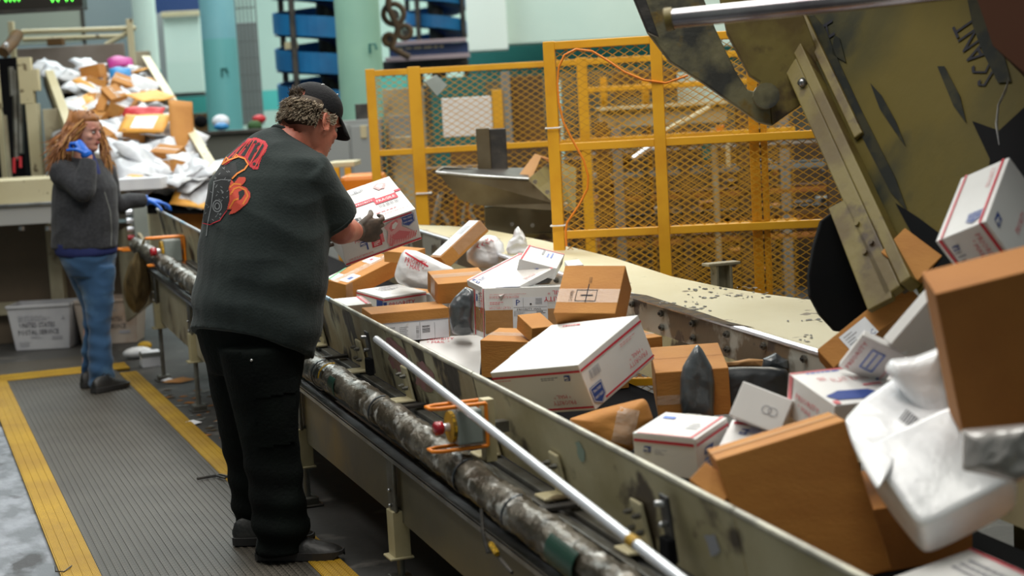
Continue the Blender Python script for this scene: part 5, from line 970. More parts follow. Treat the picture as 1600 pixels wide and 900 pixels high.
# dark machinery and pipes left of the slide
t = thing('left_machine', 'dark machine with pipes and cream upright at the left edge', 'machine', base(15, 12.8))
fpart('body', t, -60, 92, 36, 0, 13.2, .5, 'black', z0=0); fpart('upright', t, -2, 70, 6, 0, 12.7, .05, 'cream_clean', z0=0); fpart('upright', t, 8, 180, 12, 0, 12.6, .04, 'cream_dull', z0=0)
for x, y0, y1 in ((17, 105, 150), (23, 110, 250), (30, 95, 240)): q = MB(); q.tube([dep(x, y0, 12.7), dep(x+3, y1, 12.7)], .022, 'dull_steel', n=10); q.build('cylinder', t, smooth=True)
q = MB(); q.tube([dep(5, 82, 12.7), dep(18, 68, 12.8), dep(27, 55, 13)], .05, 'brown_machine', n=10); q.tube([dep(12, 70, 12.6), dep(8, 70, 12.6)], .02, 'bright_steel', n=8); q.build('motor', t, smooth=True)
q = MB(); q.tube([dep(22, 270, 12.4), dep(22, 248, 12.4), dep(32, 246, 12.4), dep(32, 262, 12.4)], .012, 'mail_red', n=6); q.build('red_handle', t)
# side conveyor with brown panels at the far left
t = thing('side_conveyor', 'cream side conveyor with brown lower panels behind the white mail tubs', 'conveyor', base(40, 11.4))
fpart('top_board', t, -120, 281, 190, 320, 11.1, .9, 'cream_clean'); fpart('steel_rail', t, -120, 320, 190, 352, 11.05, .08, 'slide_grey'); fpart('rail_lip', t, -120, 318, 190, 323, 11.03, .1, 'steel')
fpart('back_panel', t, -120, 352, 62, 0, 11.75, .04, 'panel_brown', z0=0); fpart('back_panel', t, 76, 352, 196, 0, 11.75, .04, 'panel_brown', z0=0)
fpart('leg', t, 58, 352, 79, 0, 11.6, .1, 'cream_dull', z0=0); fpart('stretcher', t, -120, 478, 58, 498, 11.65, .06, 'cream_dull')
for x in (34, 76): q = MB(); q.tube([dep(x, 354, 11.05), dep(x, 360, 11.05)], .02, 'steel', n=8); q.build('bolt', t)
# mail tubs
def tub(x0, x1, y0, y1, D, mt, label, seed):
    tz = .33; p = base(x0, D); w = (x1-x0)*D/F; o = thing('mail_tub', label, 'tub', p+RH*w/2)
    ins = .035; q = MB(); d = .32
    def rect(z, i): c = p+RH*i+FH*i+ZZ*z; return [c, c+RH*(w-2*i), c+RH*(w-2*i)+FH*(d-2*i), c+FH*(d-2*i)]
    q.loft([rect(.005, ins), rect(tz, 0)], mt, cap=False); q.add(rect(.006, ins), [(0, 1, 2, 3)], mt); q.loft([rect(.02, ins+.004), rect(tz, .004)][::-1], mt, cap=False); q.build('tub_body', o)
    q = MB(); r = rect(tz, -.008)
    for i in range(4): a, b = r[i], r[(i+1) % 4]; q.box(a, b-a, ZZ*-.02, ((b-a).cross(ZZ)).normalized()*-.012, mt)
    q.build('rim', o, bevel=.003)
    a = p+RH*ins+FH*ins+ZZ*.005; u = RH*(w-2*ins); v = (p+RH*ins*0+ZZ*tz)-(p+FH*ins+ZZ*.005); q = MB(); f = Face(a, u, V((v.x, v.y, v.z)), q, .003)
    f.text('UNITED STATES', .12, .50, .66, .11, 'black_ink').text('POSTAL SERVICE', .08, .34, .76, .11, 'black_ink').lines(.1, .62, .8, .76, 'grey_ink', 3, seed).lines(.08, .06, .3, .18, 'grey_ink', 3, seed+1).lines(.3, .24, .55, .3, 'grey_ink', 2, seed+2).rect(.7, .22, .9, .29, 'grey_ink').poly([(.92, .66), (.98, .66), (.95, .76)], 'grey_ink'); q.build('printing', o)
    return o
tub(-14, 86, 0, 0, 11.25, 'tub_white', 'white corrugated mail tub at the left edge under the cream conveyor', 1)
tub(92, 193, 0, 0, 11.35, 'tub_worn', 'worn brownish mail tub directly behind the woman\'s legs', 5)
# brown parcel and white box at the conveyor's far end
o = MB(); c = onx(292, 336, 1.86); o.cb(c+V((.12, .1, -.06)), (.46, .3, .2), 'cardboard'); o.cb(c+V((.12, .1, .045)), (.48, .32, .012), 'cardboard_pale'); tag(o.build('parcel_box', bevel=.003), 'open brown box just past the woman\'s gloved hand', 'box')
o = MB(); fb(o, 172, 279, 245, 298, 10.7, .25, 'paper'); tag(o.build('letter_tray', bevel=.006), 'long white letter tray at the foot of the mail slide', 'tray')
# the heap of mail
def envmesh(w, h, th, seed, mt, wrinkle=.012, label=True):
    q = MB(); n, m = 8, 6; vs = []
    for s in (1, -1):
        for j in range(m+1):
            for i in range(n+1):
                u, v = i/n-.5, j/m-.5; e = (1-(2*u)**4)*(1-(2*v)**4); z = s*(th*.5*e+.001)+wrinkle*noise.noise(V((u*3+seed, v*3, seed)))+wrinkle*1.3*math.sin(u*2.5+seed)*u
                vs.append((u*w, v*h, z))
    k = (n+1)*(m+1); fs = []
    for j in range(m):
        for i in range(n): a = j*(n+1)+i; fs += [(a, a+1, a+n+2, a+n+1), (k+a, k+a+n+1, k+a+n+2, k+a+1)]
    for i in range(n): fs += [(i, k+i, k+i+1, i+1), (m*(n+1)+i, m*(n+1)+i+1, k+m*(n+1)+i+1, k+m*(n+1)+i)]
    for j in range(m): a = j*(n+1); b = a+n; fs += [(a, a+n+1, k+a+n+1, k+a), (b, k+b, k+b+n+1, b+n+1)]
    q.add(vs, fs, mt)
    me = bpy.data.meshes.new('envelope'); me.from_pydata(q.v, [], q.f)
    for x in q.mats: me.materials.append(M[x])
    if label and mt in ('manila', 'mail_poly', 'mail_paper'):
        me.materials.append(M['paper' if mt == 'manila' else 'grey_ink'])
        for pi, pl in enumerate(me.polygons):
            c = pl.center
            if c.z > 0 and ((mt == 'manila' and abs(c.x) < w*.24 and abs(c.y) < h*.26) or (mt != 'manila' and -w*.3 < c.x < -w*.12 and 0 < c.y < h*.16)): pl.material_index = 1
    me.polygons.foreach_set('use_smooth', [True]*len(me.polygons)); return me
def boxmesh(w, h, t):
    q = MB(); q.cb((0, 0, 0), (w, h, t), 'cardboard'); q.cb((0, 0, t/2), (w*.99, h*.2, .002), 'clear_tape'); me = bpy.data.meshes.new('packet'); me.from_pydata(q.v, [], q.f)
    for x in q.mats: me.materials.append(M[x])
    me.polygons.foreach_set('material_index', q.m); return me
kinds = {'padded_envelope': [envmesh(.34, .25, .03, s, 'manila') for s in (1, 2)]+[envmesh(.30, .22, .05, 3, 'manila')], 'poly_mailer': [envmesh(.36, .27, .07, 4, 'mail_poly', .035), envmesh(.28, .2, .05, 5, 'mail_poly', .03), envmesh(.42, .26, .09, 6, 'mail_poly', .045)],
         'envelope': [envmesh(.32, .24, .006, 7, 'mail_paper'), envmesh(.24, .17, .01, 8, 'mail_paper'), envmesh(.38, .28, .012, 9, 'mail_paper')], 'brown_packet': [boxmesh(.26, .18, .05), boxmesh(.20, .15, .11)]}
eu, ev = (BR-BL), (TL-BL); exu, exv = eu.normalized(), ev.normalized()
rnd = random.Random(21)
LB = {'padded_envelope': 'orange padded envelope in the heap of mail on the sloping slide', 'poly_mailer': 'white plastic mailer in the heap of mail on the sloping slide', 'envelope': 'flat white envelope in the heap of mail on the sloping slide', 'brown_packet': 'brown packet in the heap of mail on the sloping slide'}
SEEN = {}
def mail_label(kind, me, u, v, h, tx, ty):
    noun = {'padded_envelope': 'orange padded envelope', 'poly_mailer': 'white plastic mailer', 'envelope': 'flat white envelope', 'brown_packet': 'brown packet'}[kind]
    w = me.vertices[8].co.x-me.vertices[0].co.x; size = 'small ' if w < .27 else 'large ' if w > .35 else ''
    row = ('foot', 'lower part', 'middle', 'upper part', 'top')[min(4, int(v*5))]; side = ('beside the left rail', 'left of centre', 'near the centre', 'right of centre', 'beside the right rail')[min(4, int(u*5))]
    st = 'half buried, ' if h < -.04 else ('tipped up, ' if abs(tx)+abs(ty) > .42 else 'lying flat, ')
    n_ = SEEN.setdefault((noun, size, st, row, side), 0); SEEN[(noun, size, st, row, side)] += 1
    return '%s%s%s, %s %s of mail heap' % (size, noun, ('', ' (hind one)', ' (third)')[min(2, n_)], st.strip(', '), row.replace('in the ', '').replace('at the ', '')+' '+side.replace('the ', ''))
def place_mail(kind, me, u, v, h, rz, tx, ty, label=None, gp='mail heaped on the sloping slide', cat=None):
    o = bpy.data.objects.new(kind, me); COL.objects.link(o)
    w0 = BL+eu*u+ev*v; 
    R3 = Matrix((exu, exv, nn)).transposed()
    lean = Matrix.Rotation(tx, 3, 'X') @ Matrix.Rotation(ty, 3, 'Y')
    mtx = (R3 @ Matrix.Rotation(rz, 3, 'Z') @ lean).to_4x4(); mtx.translation = w0+nn*h; o.matrix_world = mtx; o.location = mtx.translation; o.rotation_euler = mtx.to_euler()
    tag(o, label or mail_label(kind, me, u, v, h, tx, ty), cat or {'envelope': 'envelope', 'brown_packet': 'packet'}.get(kind, 'mailer'), gp if label is None else None); return o
N = 150
for i in range(N):
    v = .04+.93*((i*.618) % 1); u = .07+.86*rnd.random(); layer = rnd.random(); r = rnd.random(); kind = 'poly_mailer' if r < .40 else 'envelope' if r < .66 else 'padded_envelope' if r < .87 else 'brown_packet'
    place_mail(kind, rnd.choice(kinds[kind]), u, v, -.10+.16*layer*(1-.5*abs(2*u-1)), rnd.uniform(-3.1, 3.1), rnd.uniform(-.35, .5), rnd.uniform(-.45, .45))
sp = envmesh(.24, .16, .07, 3, 'magenta', .02); place_mail('poly_mailer', sp, .72, .95, .07, .3, .2, .1, 'bright magenta plastic mailer at the top of the mail heap', cat='mailer')
place_mail('poly_mailer', envmesh(.2, .14, .05, 3, 'mail_blue', .02), .66, .84, .08, .3, .3, .1, 'bright blue packet near the top of the mail heap', cat='packet')
place_mail('padded_envelope', envmesh(.42, .2, .012, 12, 'manila', .01, False), .80, .60, .10, .75, .1, .1, 'long plain orange envelope tilted against the right rail of the slide', cat='envelope')
place_mail('padded_envelope', kinds['padded_envelope'][0], .62, .38, .10, -.1, .25, .0, 'large orange padded envelope in the middle of the mail heap', cat='mailer')
place_mail('poly_mailer', envmesh(.3, .12, .04, 5, 'mail_red', .02), .66, .46, .11, -.05, .3, 0, 'bright red packet above the large orange envelope', cat='packet')
place_mail('padded_envelope', envmesh(.5, .18, .02, 12, 'cardboard', .01, False), .93, .36, .08, 1.5, .1, -.7, 'long brown card mailer standing along the right rail of the slide', cat='mailer')
# litter and small things on the floor by the conveyor legs
q = MB(); p = onz(236, 572, 0); q.cb(p+V((0, 0, .05)), (.12, .12, .10), 'paper'); q.cb(p+V((0, 0, .08)), (.125, .125, .03), 'machine_grey'); tag(q.build('small_crate', bevel=.004), 'small grey and white carton on the floor by the far leg', 'carton')
q = MB(); p = onz(216, 560, 0); q.ell(p+V((0, 0, .04)), (.10, .06, .04), 'white_poly'); q.ell(p+V((.06, .08, .07)), (.05, .05, .03), 'yellow_rubber'); tag(q.build('plastic_litter', smooth=True), 'crumpled plastic and yellow scrap on the floor beside the mat', 'litter')
for px, py, w, m_, lb in ((299, 665, .055, 'paper', 'white paper scrap touching the mat\'s yellow border'), (280, 598, .10, 'cardboard', 'flattened brown scrap on the floor under the conveyor'), (262, 597, .04, 'paper', 'tiny white paper scrap beside the flattened brown one')):
    p = onz(px, py, 0); q = MB(); q.prism([p+V((-w, 0, .012)), p+V((0, -w*.5, .006)), p+V((w, .0, .01)), p+V((w*.3, w*.6, .022)), p+V((-w*.6, w*.4, .015))], V((0, 0, .002)), m_); tag(q.build('paper_scrap'), lb, 'scrap')
q = MB(); q.tube([onz(308, 748, .026), onz(325, 745, .025), onz(345, 742, .026), onz(362, 746, .026)], .006, 'dark_steel', n=5); q.tube([onz(335, 742, .026), onz(352, 747, .028)], .005, 'dark_steel', n=5); tag(q.build('twig'), 'dark twisted strap end lying across the mat near the man', 'strap')
q = MB(); q.tube([onz(86, 886, .023), onz(87, 893, .03), onz(100, 893, .022), onz(112, 884, .024)], .0025, 'dark_steel', n=5); tag(q.build('wire_loop'), 'thin dark wire loop on the lower left yellow border', 'wire')
rnd = random.Random(6); q = MB()
for k in range(120):
    p = onz(rnd.uniform(255, 350), rnd.uniform(610, 720), 0)
    if p.x < 1.31: continue
    w = rnd.uniform(.008, .03); q.prism([p+V((-w, 0, .002)), p+V((0, -w*.6, .003)), p+V((w, 0, .002)), p+V((0, w*.6, .004))], V((0, 0, .002)), rnd.choice(['dirt', 'cardboard_dark', 'machine_grey']))
tag(q.build('floor_debris', kind='stuff'), 'scattered dirt and scraps on the floor between mat and conveyor', 'debris')
# ================================================================== people
class Fig:
    def __init__(s, G, yaw):
        s.G = V(G); d = V((G[0], G[1], 0)).normalized(); s.n = d; s.r = V((d.y, -d.x, 0)); s.yaw = yaw
        s.f = s.r*math.cos(yaw)+s.n*math.sin(yaw); s.right = V((s.f.y, -s.f.x, 0)); s.ppm = F/((s.G-CAM).dot(FW)-.1)
    def p(s, x, y, w=0.): return onplane(x, y, s.G+s.n*w, s.n)
    def ring(s, L, R, b, w=0., n=26, k=1., sq=2.):
        pl, pr = s.p(*L, w), s.p(*R, w); h = (pr-pl)/2; c = (pl+pr)/2; dx = h.dot(s.r); dz = h.z; cy, sy = math.cos(s.yaw), abs(math.sin(s.yaw))
        ac = math.sqrt(max(dx*dx-(b*sy)**2, (.35*dx)**2))/cy; fb = s.f*ac+ZZ*dz; out = []
        for j in range(n):
            t = 2*math.pi*j/n; ct, st = math.cos(t), math.sin(t); e = 2/sq; out.append(c+fb*k*math.copysign(abs(ct)**e, ct)+s.right*b*k*math.copysign(abs(st)**e, st))
        return out
    def limb(s, q, pts, mt, n=16, flat=1.): q.tube([s.p(x, y, w) for x, y, w, _ in pts], [a[3] for a in pts], mt, n=n, flat=flat)
def smoothpath(P, R, k=4):
    out, rr = [], []; n = len(P)
    for i in range(n-1):
        a, b, c, d = P[max(i-1, 0)], P[i], P[i+1], P[min(i+2, n-1)]
        for j in range(k):
            t = j/k; out.append(.5*((2*b)+(c-a)*t+(2*a-5*b+4*c-d)*t*t+(-a+3*b-3*c+d)*t**3)); rr.append(R[i]+(R[i+1]-R[i])*(t*t*(3-2*t)))
    return out+[P[-1]], rr+[R[-1]]
def stube(q, P, R, mt, n=14, flat=1., k=4): a, b = smoothpath([V(p) for p in P], R, k); q.tube(a, b, mt, n=n, flat=flat)
def capends(q, P, R, mt):
    for p, r in ((P[0], R[0]), (P[-1], R[-1])): q.ell(p, (r*.98, r*.98, r*.98), mt, nu=12, nv=7)
def hand(q, W, d, nrm, side, mt, curl=(.5, .6, .5), spread=.12, s=1., thumb=.6, tcurl=.5):
    d = V(d).normalized(); nrm = (V(nrm)-d*V(nrm).dot(d)).normalized(); lat = d.cross(nrm)*side
    rings = []
    for t, w, h in ((-.02, .028, .020), (.015, .032, .021), (.05, .042, .019), (.085, .043, .015), (.098, .038, .011)):
        c = W+d*t*s; rings.append([c+lat*math.cos(a)*w*s+nrm*math.sin(a)*h*s for a in [2*math.pi*j/16 for j in range(16)]])
    if (lat.cross(nrm)).dot(d) < 0: rings = [r[::-1] for r in rings]
    q.loft(rings, mt)
    for i, (o, L, r) in enumerate(((.031, .072, .0095), (.0105, .082, .0095), (-.0105, .076, .009), (-.030, .060, .008))):
        b = W+d*.088*s+lat*o*s; dd = (d+lat*spread*(1.2-i*.8)).normalized(); pts = [b-dd*.02*s, b]; ang = 0; cur = b
        for j in range(3):
            ang += curl[j]*(1+.12*i); v = dd*math.cos(ang)+nrm*math.sin(ang); cur = cur+v*L*s*(.45, .31, .26)[j]; pts.append(cur)
        q.tube(pts, [r*s, r*s, r*.97*s, r*.9*s, r*.72*s], mt, n=9); q.ell(pts[-1], (r*.72*s,)*3, mt, nu=8, nv=5)
    b = W+d*.022*s+lat*.026*s; v1 = (d*.75+lat*thumb+nrm*.25).normalized(); p1 = b+v1*.045*s; v2 = (v1+nrm*tcurl-lat*tcurl*.5).normalized(); p2 = p1+v2*.034*s; p3 = p2+(v2+nrm*tcurl*.5).normalized()*.024*s
    q.tube([b-v1*.012*s, b, p1, p2, p3], [.012*s, .014*s, .0115*s, .0105*s, .008*s], mt, n=9); q.ell(p3, (.008*s,)*3, mt, nu=8, nv=5)
def head(q, c, Fx, Up, mt, s=1., heavy=0.):
    """skull, jaw, brow, nose, lips, chin as slices from chin to vertex; c = point midway between the ear canals"""
    Fx, Up = V(Fx).normalized(), V(Up).normalized(); Y = Up.cross(Fx).normalized()
    SL = [(-.118, .070, .018, .022), (-.108, .086, -.004, .036), (-.090, .090, -.022, .050+heavy), (-.072, .086, -.038, .057+heavy), (-.058, .091, -.050, .061+heavy), (-.045, .088, -.060, .064+heavy), (-.028, .089, -.070, .068+heavy*.6), (-.008, .088, -.080, .071), (.010, .083, -.086, .072), (.028, .091, -.091, .074), (.05, .091, -.096, .0755), (.072, .085, -.094, .074), (.092, .071, -.085, .067), (.110, .048, -.066, .053), (.121, .022, -.042, .034), (.126, .0, -.02, .012)]
    rings = []
    for z, xf, xb, w in SL:
        m = (xf+xb)/2; h = (xf-xb)/2; rings.append([c+(Fx*(m+h*math.copysign(abs(math.cos(a))**.85, math.cos(a)))+Y*(w*math.copysign(abs(math.sin(a))**.85, math.sin(a)))+Up*z)*s for a in [2*math.pi*j/28 for j in range(28)]])
    q.loft(rings, mt)
    P = lambda x, y, z: c+(Fx*x+Y*y+Up*z)*s
    q.tube([P(.086, 0, .022), P(.094, 0, .005), P(.104, 0, -.012), P(.108, 0, -.022)], [.007*s, .009*s, .0115*s, .011*s], mt, n=10); q.ell(P(.106, 0, -.024), (.012*s, .012*s, .009*s), mt)
    for sd in (-1, 1): q.ell(P(.094, .011*sd, -.027), (.009*s,)*3, mt); q.ell(P(.085, .032*sd, .028), (.010*s, .020*s, .007*s), mt, (Fx, Y, Up)); q.ell(P(.066, .046*sd, -.018), (.020*s, .018*s, .018*s), mt)
    q.ell(P(.090, 0, -.050), (.009*s, .022*s, .006*s), mt, (Fx, Y, Up)); q.ell(P(.089, 0, -.060), (.009*s, .020*s, .006*s), mt, (Fx, Y, Up)); q.ell(P(.082, 0, -.092), (.014*s, .020*s, .014*s), mt)
    return P, Y
def ear(q, P, Fx, Up, Y, sd, mt, s=1.):
    c = P(-.004, .074*sd, -.002); pts = []
    for a in range(0, 330, 22):
        t = math.radians(a-60); pts.append(c+(Fx*(.017*math.cos(t)-.004*math.sin(t))+Up*(.030*math.sin(t))+Y*sd*(.010+.006*math.cos(t+2.2)))*s)
    q.tube(pts, .0048*s, mt, n=8); q.ell(c+Y*sd*.004*s, (.014*s, .006*s, .024*s), mt, (Fx, Y, Up)); q.ell(c-Up*.028*s+Y*sd*.006*s+Fx*.004*s, (.008*s, .005*s, .010*s), mt, (Fx, Y, Up))
def folds(o, amp, fr, seed=0, stretch=(1, 1, 1), extra=None):
    bake(o); me = o.data; n = len(me.vertices); co = [0.]*(3*n); no = [0.]*(3*n); me.vertices.foreach_get('co', co); me.vertices.foreach_get('normal', no); L = o.location.copy(); sv = V((seed, 0, 0)); s5 = V((5, 5, 5))
    for i in range(n):
        p = V(co[3*i:3*i+3])+L; q = V((p.x*stretch[0], p.y*stretch[1], p.z*stretch[2]))*fr+sv
        d = amp*(noise.noise(q)*.7+(.5-abs(noise.noise(q*1.3+s5)))*.9)
        if extra: d += extra(p)
        for k in range(3): co[3*i+k] += no[3*i+k]*d
    me.vertices.foreach_set('co', co); me.polygons.foreach_set('use_smooth', [True]*len(me.polygons)); me.update()
def bvh_of(o):
    me = bpy.data.meshes.new_from_object(o.evaluated_get(bpy.context.evaluated_depsgraph_get())); w = worldloc(o); return BVHTree.FromPolygons([(v.co+w)[:] for v in me.vertices], [p.vertices[:] for p in me.polygons])
def inpoly(x, y, P):
    c = False; n = len(P); j = n-1
    for i in range(n):
        if (P[i][1] > y) != (P[j][1] > y) and x < (P[j][0]-P[i][0])*(y-P[i][1])/(P[j][1]-P[i][1])+P[i][0]: c = not c
        j = i
    return c
def fill(q, bt, poly, mt, cell=1.2, lift=.002):
    """a flat print laid onto cloth: little cells cast onto the surface"""
    x0, x1 = min(p[0] for p in poly), max(p[0] for p in poly); y0, y1 = min(p[1] for p in poly), max(p[1] for p in poly); nx, ny = int((x1-x0)/cell)+1, int((y1-y0)/cell)+1; idx = {}; vs = []; fs = []
    def g(i, j):
        if (i, j) not in idx:
            d = ray(x0+i*cell, y0+j*cell).normalized(); h = bt.ray_cast(CAM, d)
            if h[0] is None: idx[(i, j)] = None
            else: idx[(i, j)] = len(vs); nn_ = h[1] if h[1].dot(d) < 0 else -h[1]; vs.append(h[0]+nn_*lift)
        return idx[(i, j)]
    for i in range(nx):
        for j in range(ny):
            if inpoly(x0+(i+.5)*cell, y0+(j+.5)*cell, poly):
                f = [g(i, j), g(i, j+1), g(i+1, j+1), g(i+1, j)]
                if None not in f and max((vs[f[k]]-vs[f[k-1]]).length for k in range(4)) < .03: fs.append(f)
    q.add(vs, fs, mt)
def stroke(q, bt, pts, w, mt, lift=.0025):
    vs = []; fs = []; P = [V(p) for p in pts]; fine = []
    for i in range(len(P)-1):
        k = max(1, int((P[i+1]-P[i]).length/3)); fine += [P[i].lerp(P[i+1], j/k) for j in range(k)]
    fine.append(P[-1])
    for i, p in enumerate(fine):
        t = (fine[min(i+1, len(fine)-1)]-fine[max(i-1, 0)]).normalized(); nn_ = V((-t.y, t.x))*w/2
        for s in (-1, 1):
            x, y = p+nn_*s; d = ray(x, y).normalized(); h = bt.ray_cast(CAM, d)
            if h[0] is None: return
            m_ = h[1] if h[1].dot(d) < 0 else -h[1]; vs.append(h[0]+m_*lift)
    for i in range(len(fine)-1): fs.append((2*i, 2*i+1, 2*i+3, 2*i+2))
    q.add(vs, fs, mt)
# ------------------------------------------------------------------ the man
FM = Fig((1.12, 5.50, 0), math.radians(35)); mp = FM.p
man = thing('person', 'heavyset man in black cap and black flame-print tee lifting a printed box', 'person', FM.G)
TR_ = [((295, 508), (490, 566), .235), ((299, 462), (504, 505), .245), ((304, 428), (511, 455), .25), ((310, 392), (513, 412), .25), ((314, 352), (514, 368), .25), ((321, 315), (516, 328), .245), ((333, 276), (518, 292), .24), ((352, 244), (517, 270), .232), ((374, 222), (512, 262), .175), ((398, 208), (510, 260), .125), ((414, 202), (509, 262), .095), ((424, 200), (508, 260), .08)]
def cw(L, R): return .7*((L[0]+R[0])/2-405)/455
S_r = mp(480, 279, -.085); E_r = mp(529, 357, .02); W_r = mp(555, 362, .255)
shc = (mp(433, 236, .03)); S_l = shc-FM.right*.12-ZZ*.05+FM.f*.05; E_l = mp(480, 350, .40)
hb = held; lh = hb.o+hb.B*.45+hb.C*.62-hb.A.normalized()*.035; W_l = lh+(E_l-lh).normalized()*.10-FM.r*.01
# head frame
psi, th = math.radians(38), math.radians(27); hz_ = FM.r*math.cos(psi)+FM.n*math.sin(psi); Fx = hz_*math.cos(th)-ZZ*math.sin(th); Ux = hz_*math.sin(th)+ZZ*math.cos(th); Yx = Ux.cross(Fx).normalized()
HC = mp(508, 191, .02)+Yx*.076
q = MB(); P, Y = head(q, HC, Fx, Ux, 'skin_red', 1.04, .008); ear(q, P, Fx, Ux, Y, -1, 'skin_red', 1.1); ear(q, P, Fx, Ux, Y, 1, 'skin_red', 1.1)
stube(q, [mp(442, 268, .03), mp(452, 232, .05), mp(468, 206, .07), P(-.04, 0, -.03)], [.08, .075, .070, .068], 'skin_red', 20)
stube(q, [mp(462, 262, .06), mp(482, 236, .07), P(.02, 0, -.085)], [.07, .066, .052], 'skin_red', 18)
rings = [FM.ring(L, R, b, cw(L, R), k=.88) for L, R, b in TR_[1:10]]; q.loft(rings, 'skin_red')
stube(q, [S_r+ZZ*.0, S_r.lerp(E_r, .5), E_r, E_r.lerp(W_r, .35), W_r], [.068, .060, .050, .050, .034], 'skin_red', 18)
q.ell(E_r+(E_r-S_r).normalized()*.006, (.047, .047, .047), 'skin_red')
stube(q, [S_l, S_l.lerp(E_l, .5), E_l, E_l.lerp(W_l, .4), W_l], [.068, .060, .050, .048, .034], 'skin_red', 18)
stube(q, [mp(405, 530, -.10), mp(417, 640, -.13), mp(430, 740, -.15), mp(437, 855, -.17)], [.075, .065, .055, .040], 'skin_red', 14); stube(q, [mp(372, 530, .10), mp(378, 640, .12), mp(388, 740, .14), mp(392, 845, .15)], [.075, .065, .055, .040], 'skin_red', 14)
body = q.build('body', man, remesh=.0065, smo=3); bake(body)
# facial details: eye, brow
q = MB(); 
for sd in (-1, 1): q.ell(P(.078, .031*sd, .010), (.012, .014, .009), 'eye_white', (Fx, Y, Ux)); q.ell(P(.088, .031*sd, .009), (.005, .007, .006), 'eye_dark', (Fx, Y, Ux))
q.build('eyes', man, smooth=True)
q = MB()
for sd in (-1, 1): q.tube([P(.100, .018*sd, .032), P(.099, .035*sd, .036), P(.088, .052*sd, .032)], [.003, .004, .002], 'hair_grey', n=6)
q.build('eyebrows', man, smooth=True)
q = MB(); q.ell(P(.099, 0, -.053), (.005, .022, .0035), 'lip', (Fx, Y, Ux)); q.ell(P(.098, 0, -.060), (.005, .019, .004), 'lip', (Fx, Y, Ux)); q.build('lips', man, smooth=True)
# shirt
q = MB(); rings = [FM.ring(L, R, b, cw(L, R)) for L, R, b in TR_]; q.loft(rings, 'tee_black')
H_r = S_r.lerp(E_r, .86); q.ell(S_r, (.086, .086, .084), 'tee_black'); stube(q, [S_r-(E_r-S_r)*.18, S_r.lerp(E_r, .35), H_r], [.088, .088, .089], 'tee_black', 20)
H_l = S_l.lerp(E_l, .8); q.ell(S_l, (.09, .09, .09), 'tee_black'); stube(q, [S_l-(E_l-S_l)*.15, S_l.lerp(E_l, .4), H_l], [.088, .086, .084], 'tee_black', 18)
pass
shirt = q.build('t_shirt', man, remesh=.008, smo=6)
def shirt_fold(p):
    k = 0.; h = p.z
    d = 0.
    # drape folds at the lower back and beside the arm
    if h < 1.25: d += .007*math.sin(h*38+(p-FM.G).dot(FM.r)*14)*max(0, min(1, (1.25-h)*2.2))
    return d
folds(shirt, .014, 4.2, 2, (1, 1, 1.6), shirt_fold)
bt = bvh_of(shirt)
c_ = lambda x, y: (300+x/4.5, 180+y/4.5)
q = MB(); fill(q, bt, [c_(*t) for t in ((212, 350), (262, 290), (330, 225), (400, 165), (455, 160), (515, 185), (535, 215), (520, 260), (490, 300), (465, 385), (430, 380), (405, 360), (385, 310), (330, 288), (235, 352))], 'print_red', 1.1, .0016)
q.build('printed_flames', man); q = MB()
for (a, b, c2, d2) in (((345, 285), (425, 180), (445, 185), (372, 290)), ((300, 270), (385, 200), (400, 205), (318, 280)), ((255, 310), (330, 245), (345, 250), (270, 318)), ((395, 310), (450, 205), (470, 215), (410, 330)), ((425, 330), (480, 220), (510, 215), (470, 290), ), ): fill(q, bt, [c_(*a), c_(*b), c_(*c2), c_(*d2)], 'print_dark', .9, .0022)
for x, y in ((448, 190), (470, 205), (455, 255), (440, 345), (455, 350), (380, 220), (365, 280), (310, 270), (495, 215)): fill(q, bt, [c_(x-10, y-7), c_(x+8, y-12), c_(x+12, y+7), c_(x-8, y+12)], 'print_dark', .8, .0025)
for a in (((335, 270), (415, 172)), ((380, 290), (440, 180)), ((412, 345), (500, 195)), ((285, 300), (360, 215)), ((440, 375), (520, 235))): stroke(q, bt, [c_(*t) for t in a], 1.3, 'print_coral', .0028)
shield = [(150, 470), (175, 395), (230, 350), (262, 358), (310, 330), (322, 395), (295, 440), (272, 455), (268, 560), (258, 640), (215, 725), (150, 765), (90, 750), (75, 720), (100, 640), (120, 560)]
fill(q, bt, [c_(*t) for t in shield], 'print_dark', 1.1, .0018); stroke(q, bt, [c_(*t) for t in shield+shield[:1]], 1.0, 'print_grey', .0026); stroke(q, bt, [c_(*t) for t in ((155, 470), (210, 455), (272, 458))], 1.2, 'print_grey', .003)
rnd = random.Random(7)
for k in range(60):
    x, y = rnd.uniform(90, 300), rnd.uniform(350, 745)
    if inpoly(x, y, shield): a = rnd.choice((.6, 2.3)); stroke(q, bt, [c_(x-8*math.cos(a), y-8*math.sin(a)), c_(x+8*math.cos(a), y+8*math.sin(a))], .9, 'print_grey', .0026)
for r in (22, 40): stroke(q, bt, [c_(182+r*.75*math.cos(a), 640+r*math.sin(a)) for a in [2*math.pi*k/20 for k in range(21)]], 1.8, 'print_grey', .0029)
stroke(q, bt, [c_(*t) for t in ((160, 470), (140, 640), (118, 745), (105, 850))], 1.4, 'print_grey', .0029); stroke(q, bt, [c_(*t) for t in ((80, 760), (130, 770), (200, 740), (250, 670))], 1.3, 'print_red', .003)
q.build('printed_shield', man)
q = MB(); fill(q, bt, [c_(*t) for t in ((262, 700), (285, 660), (250, 665), (268, 600), (265, 510), (280, 455), (300, 480), (330, 440), (378, 438), (380, 465), (350, 500), (385, 510), (410, 545), (412, 580), (390, 620), (340, 665), (300, 690))], 'print_coral', 1.0, .003)
for hole in (((330, 540), (365, 525), (375, 555), (350, 590), (335, 600)),): fill(q, bt, [c_(*t) for t in hole], 'print_dark', .8, .0036)
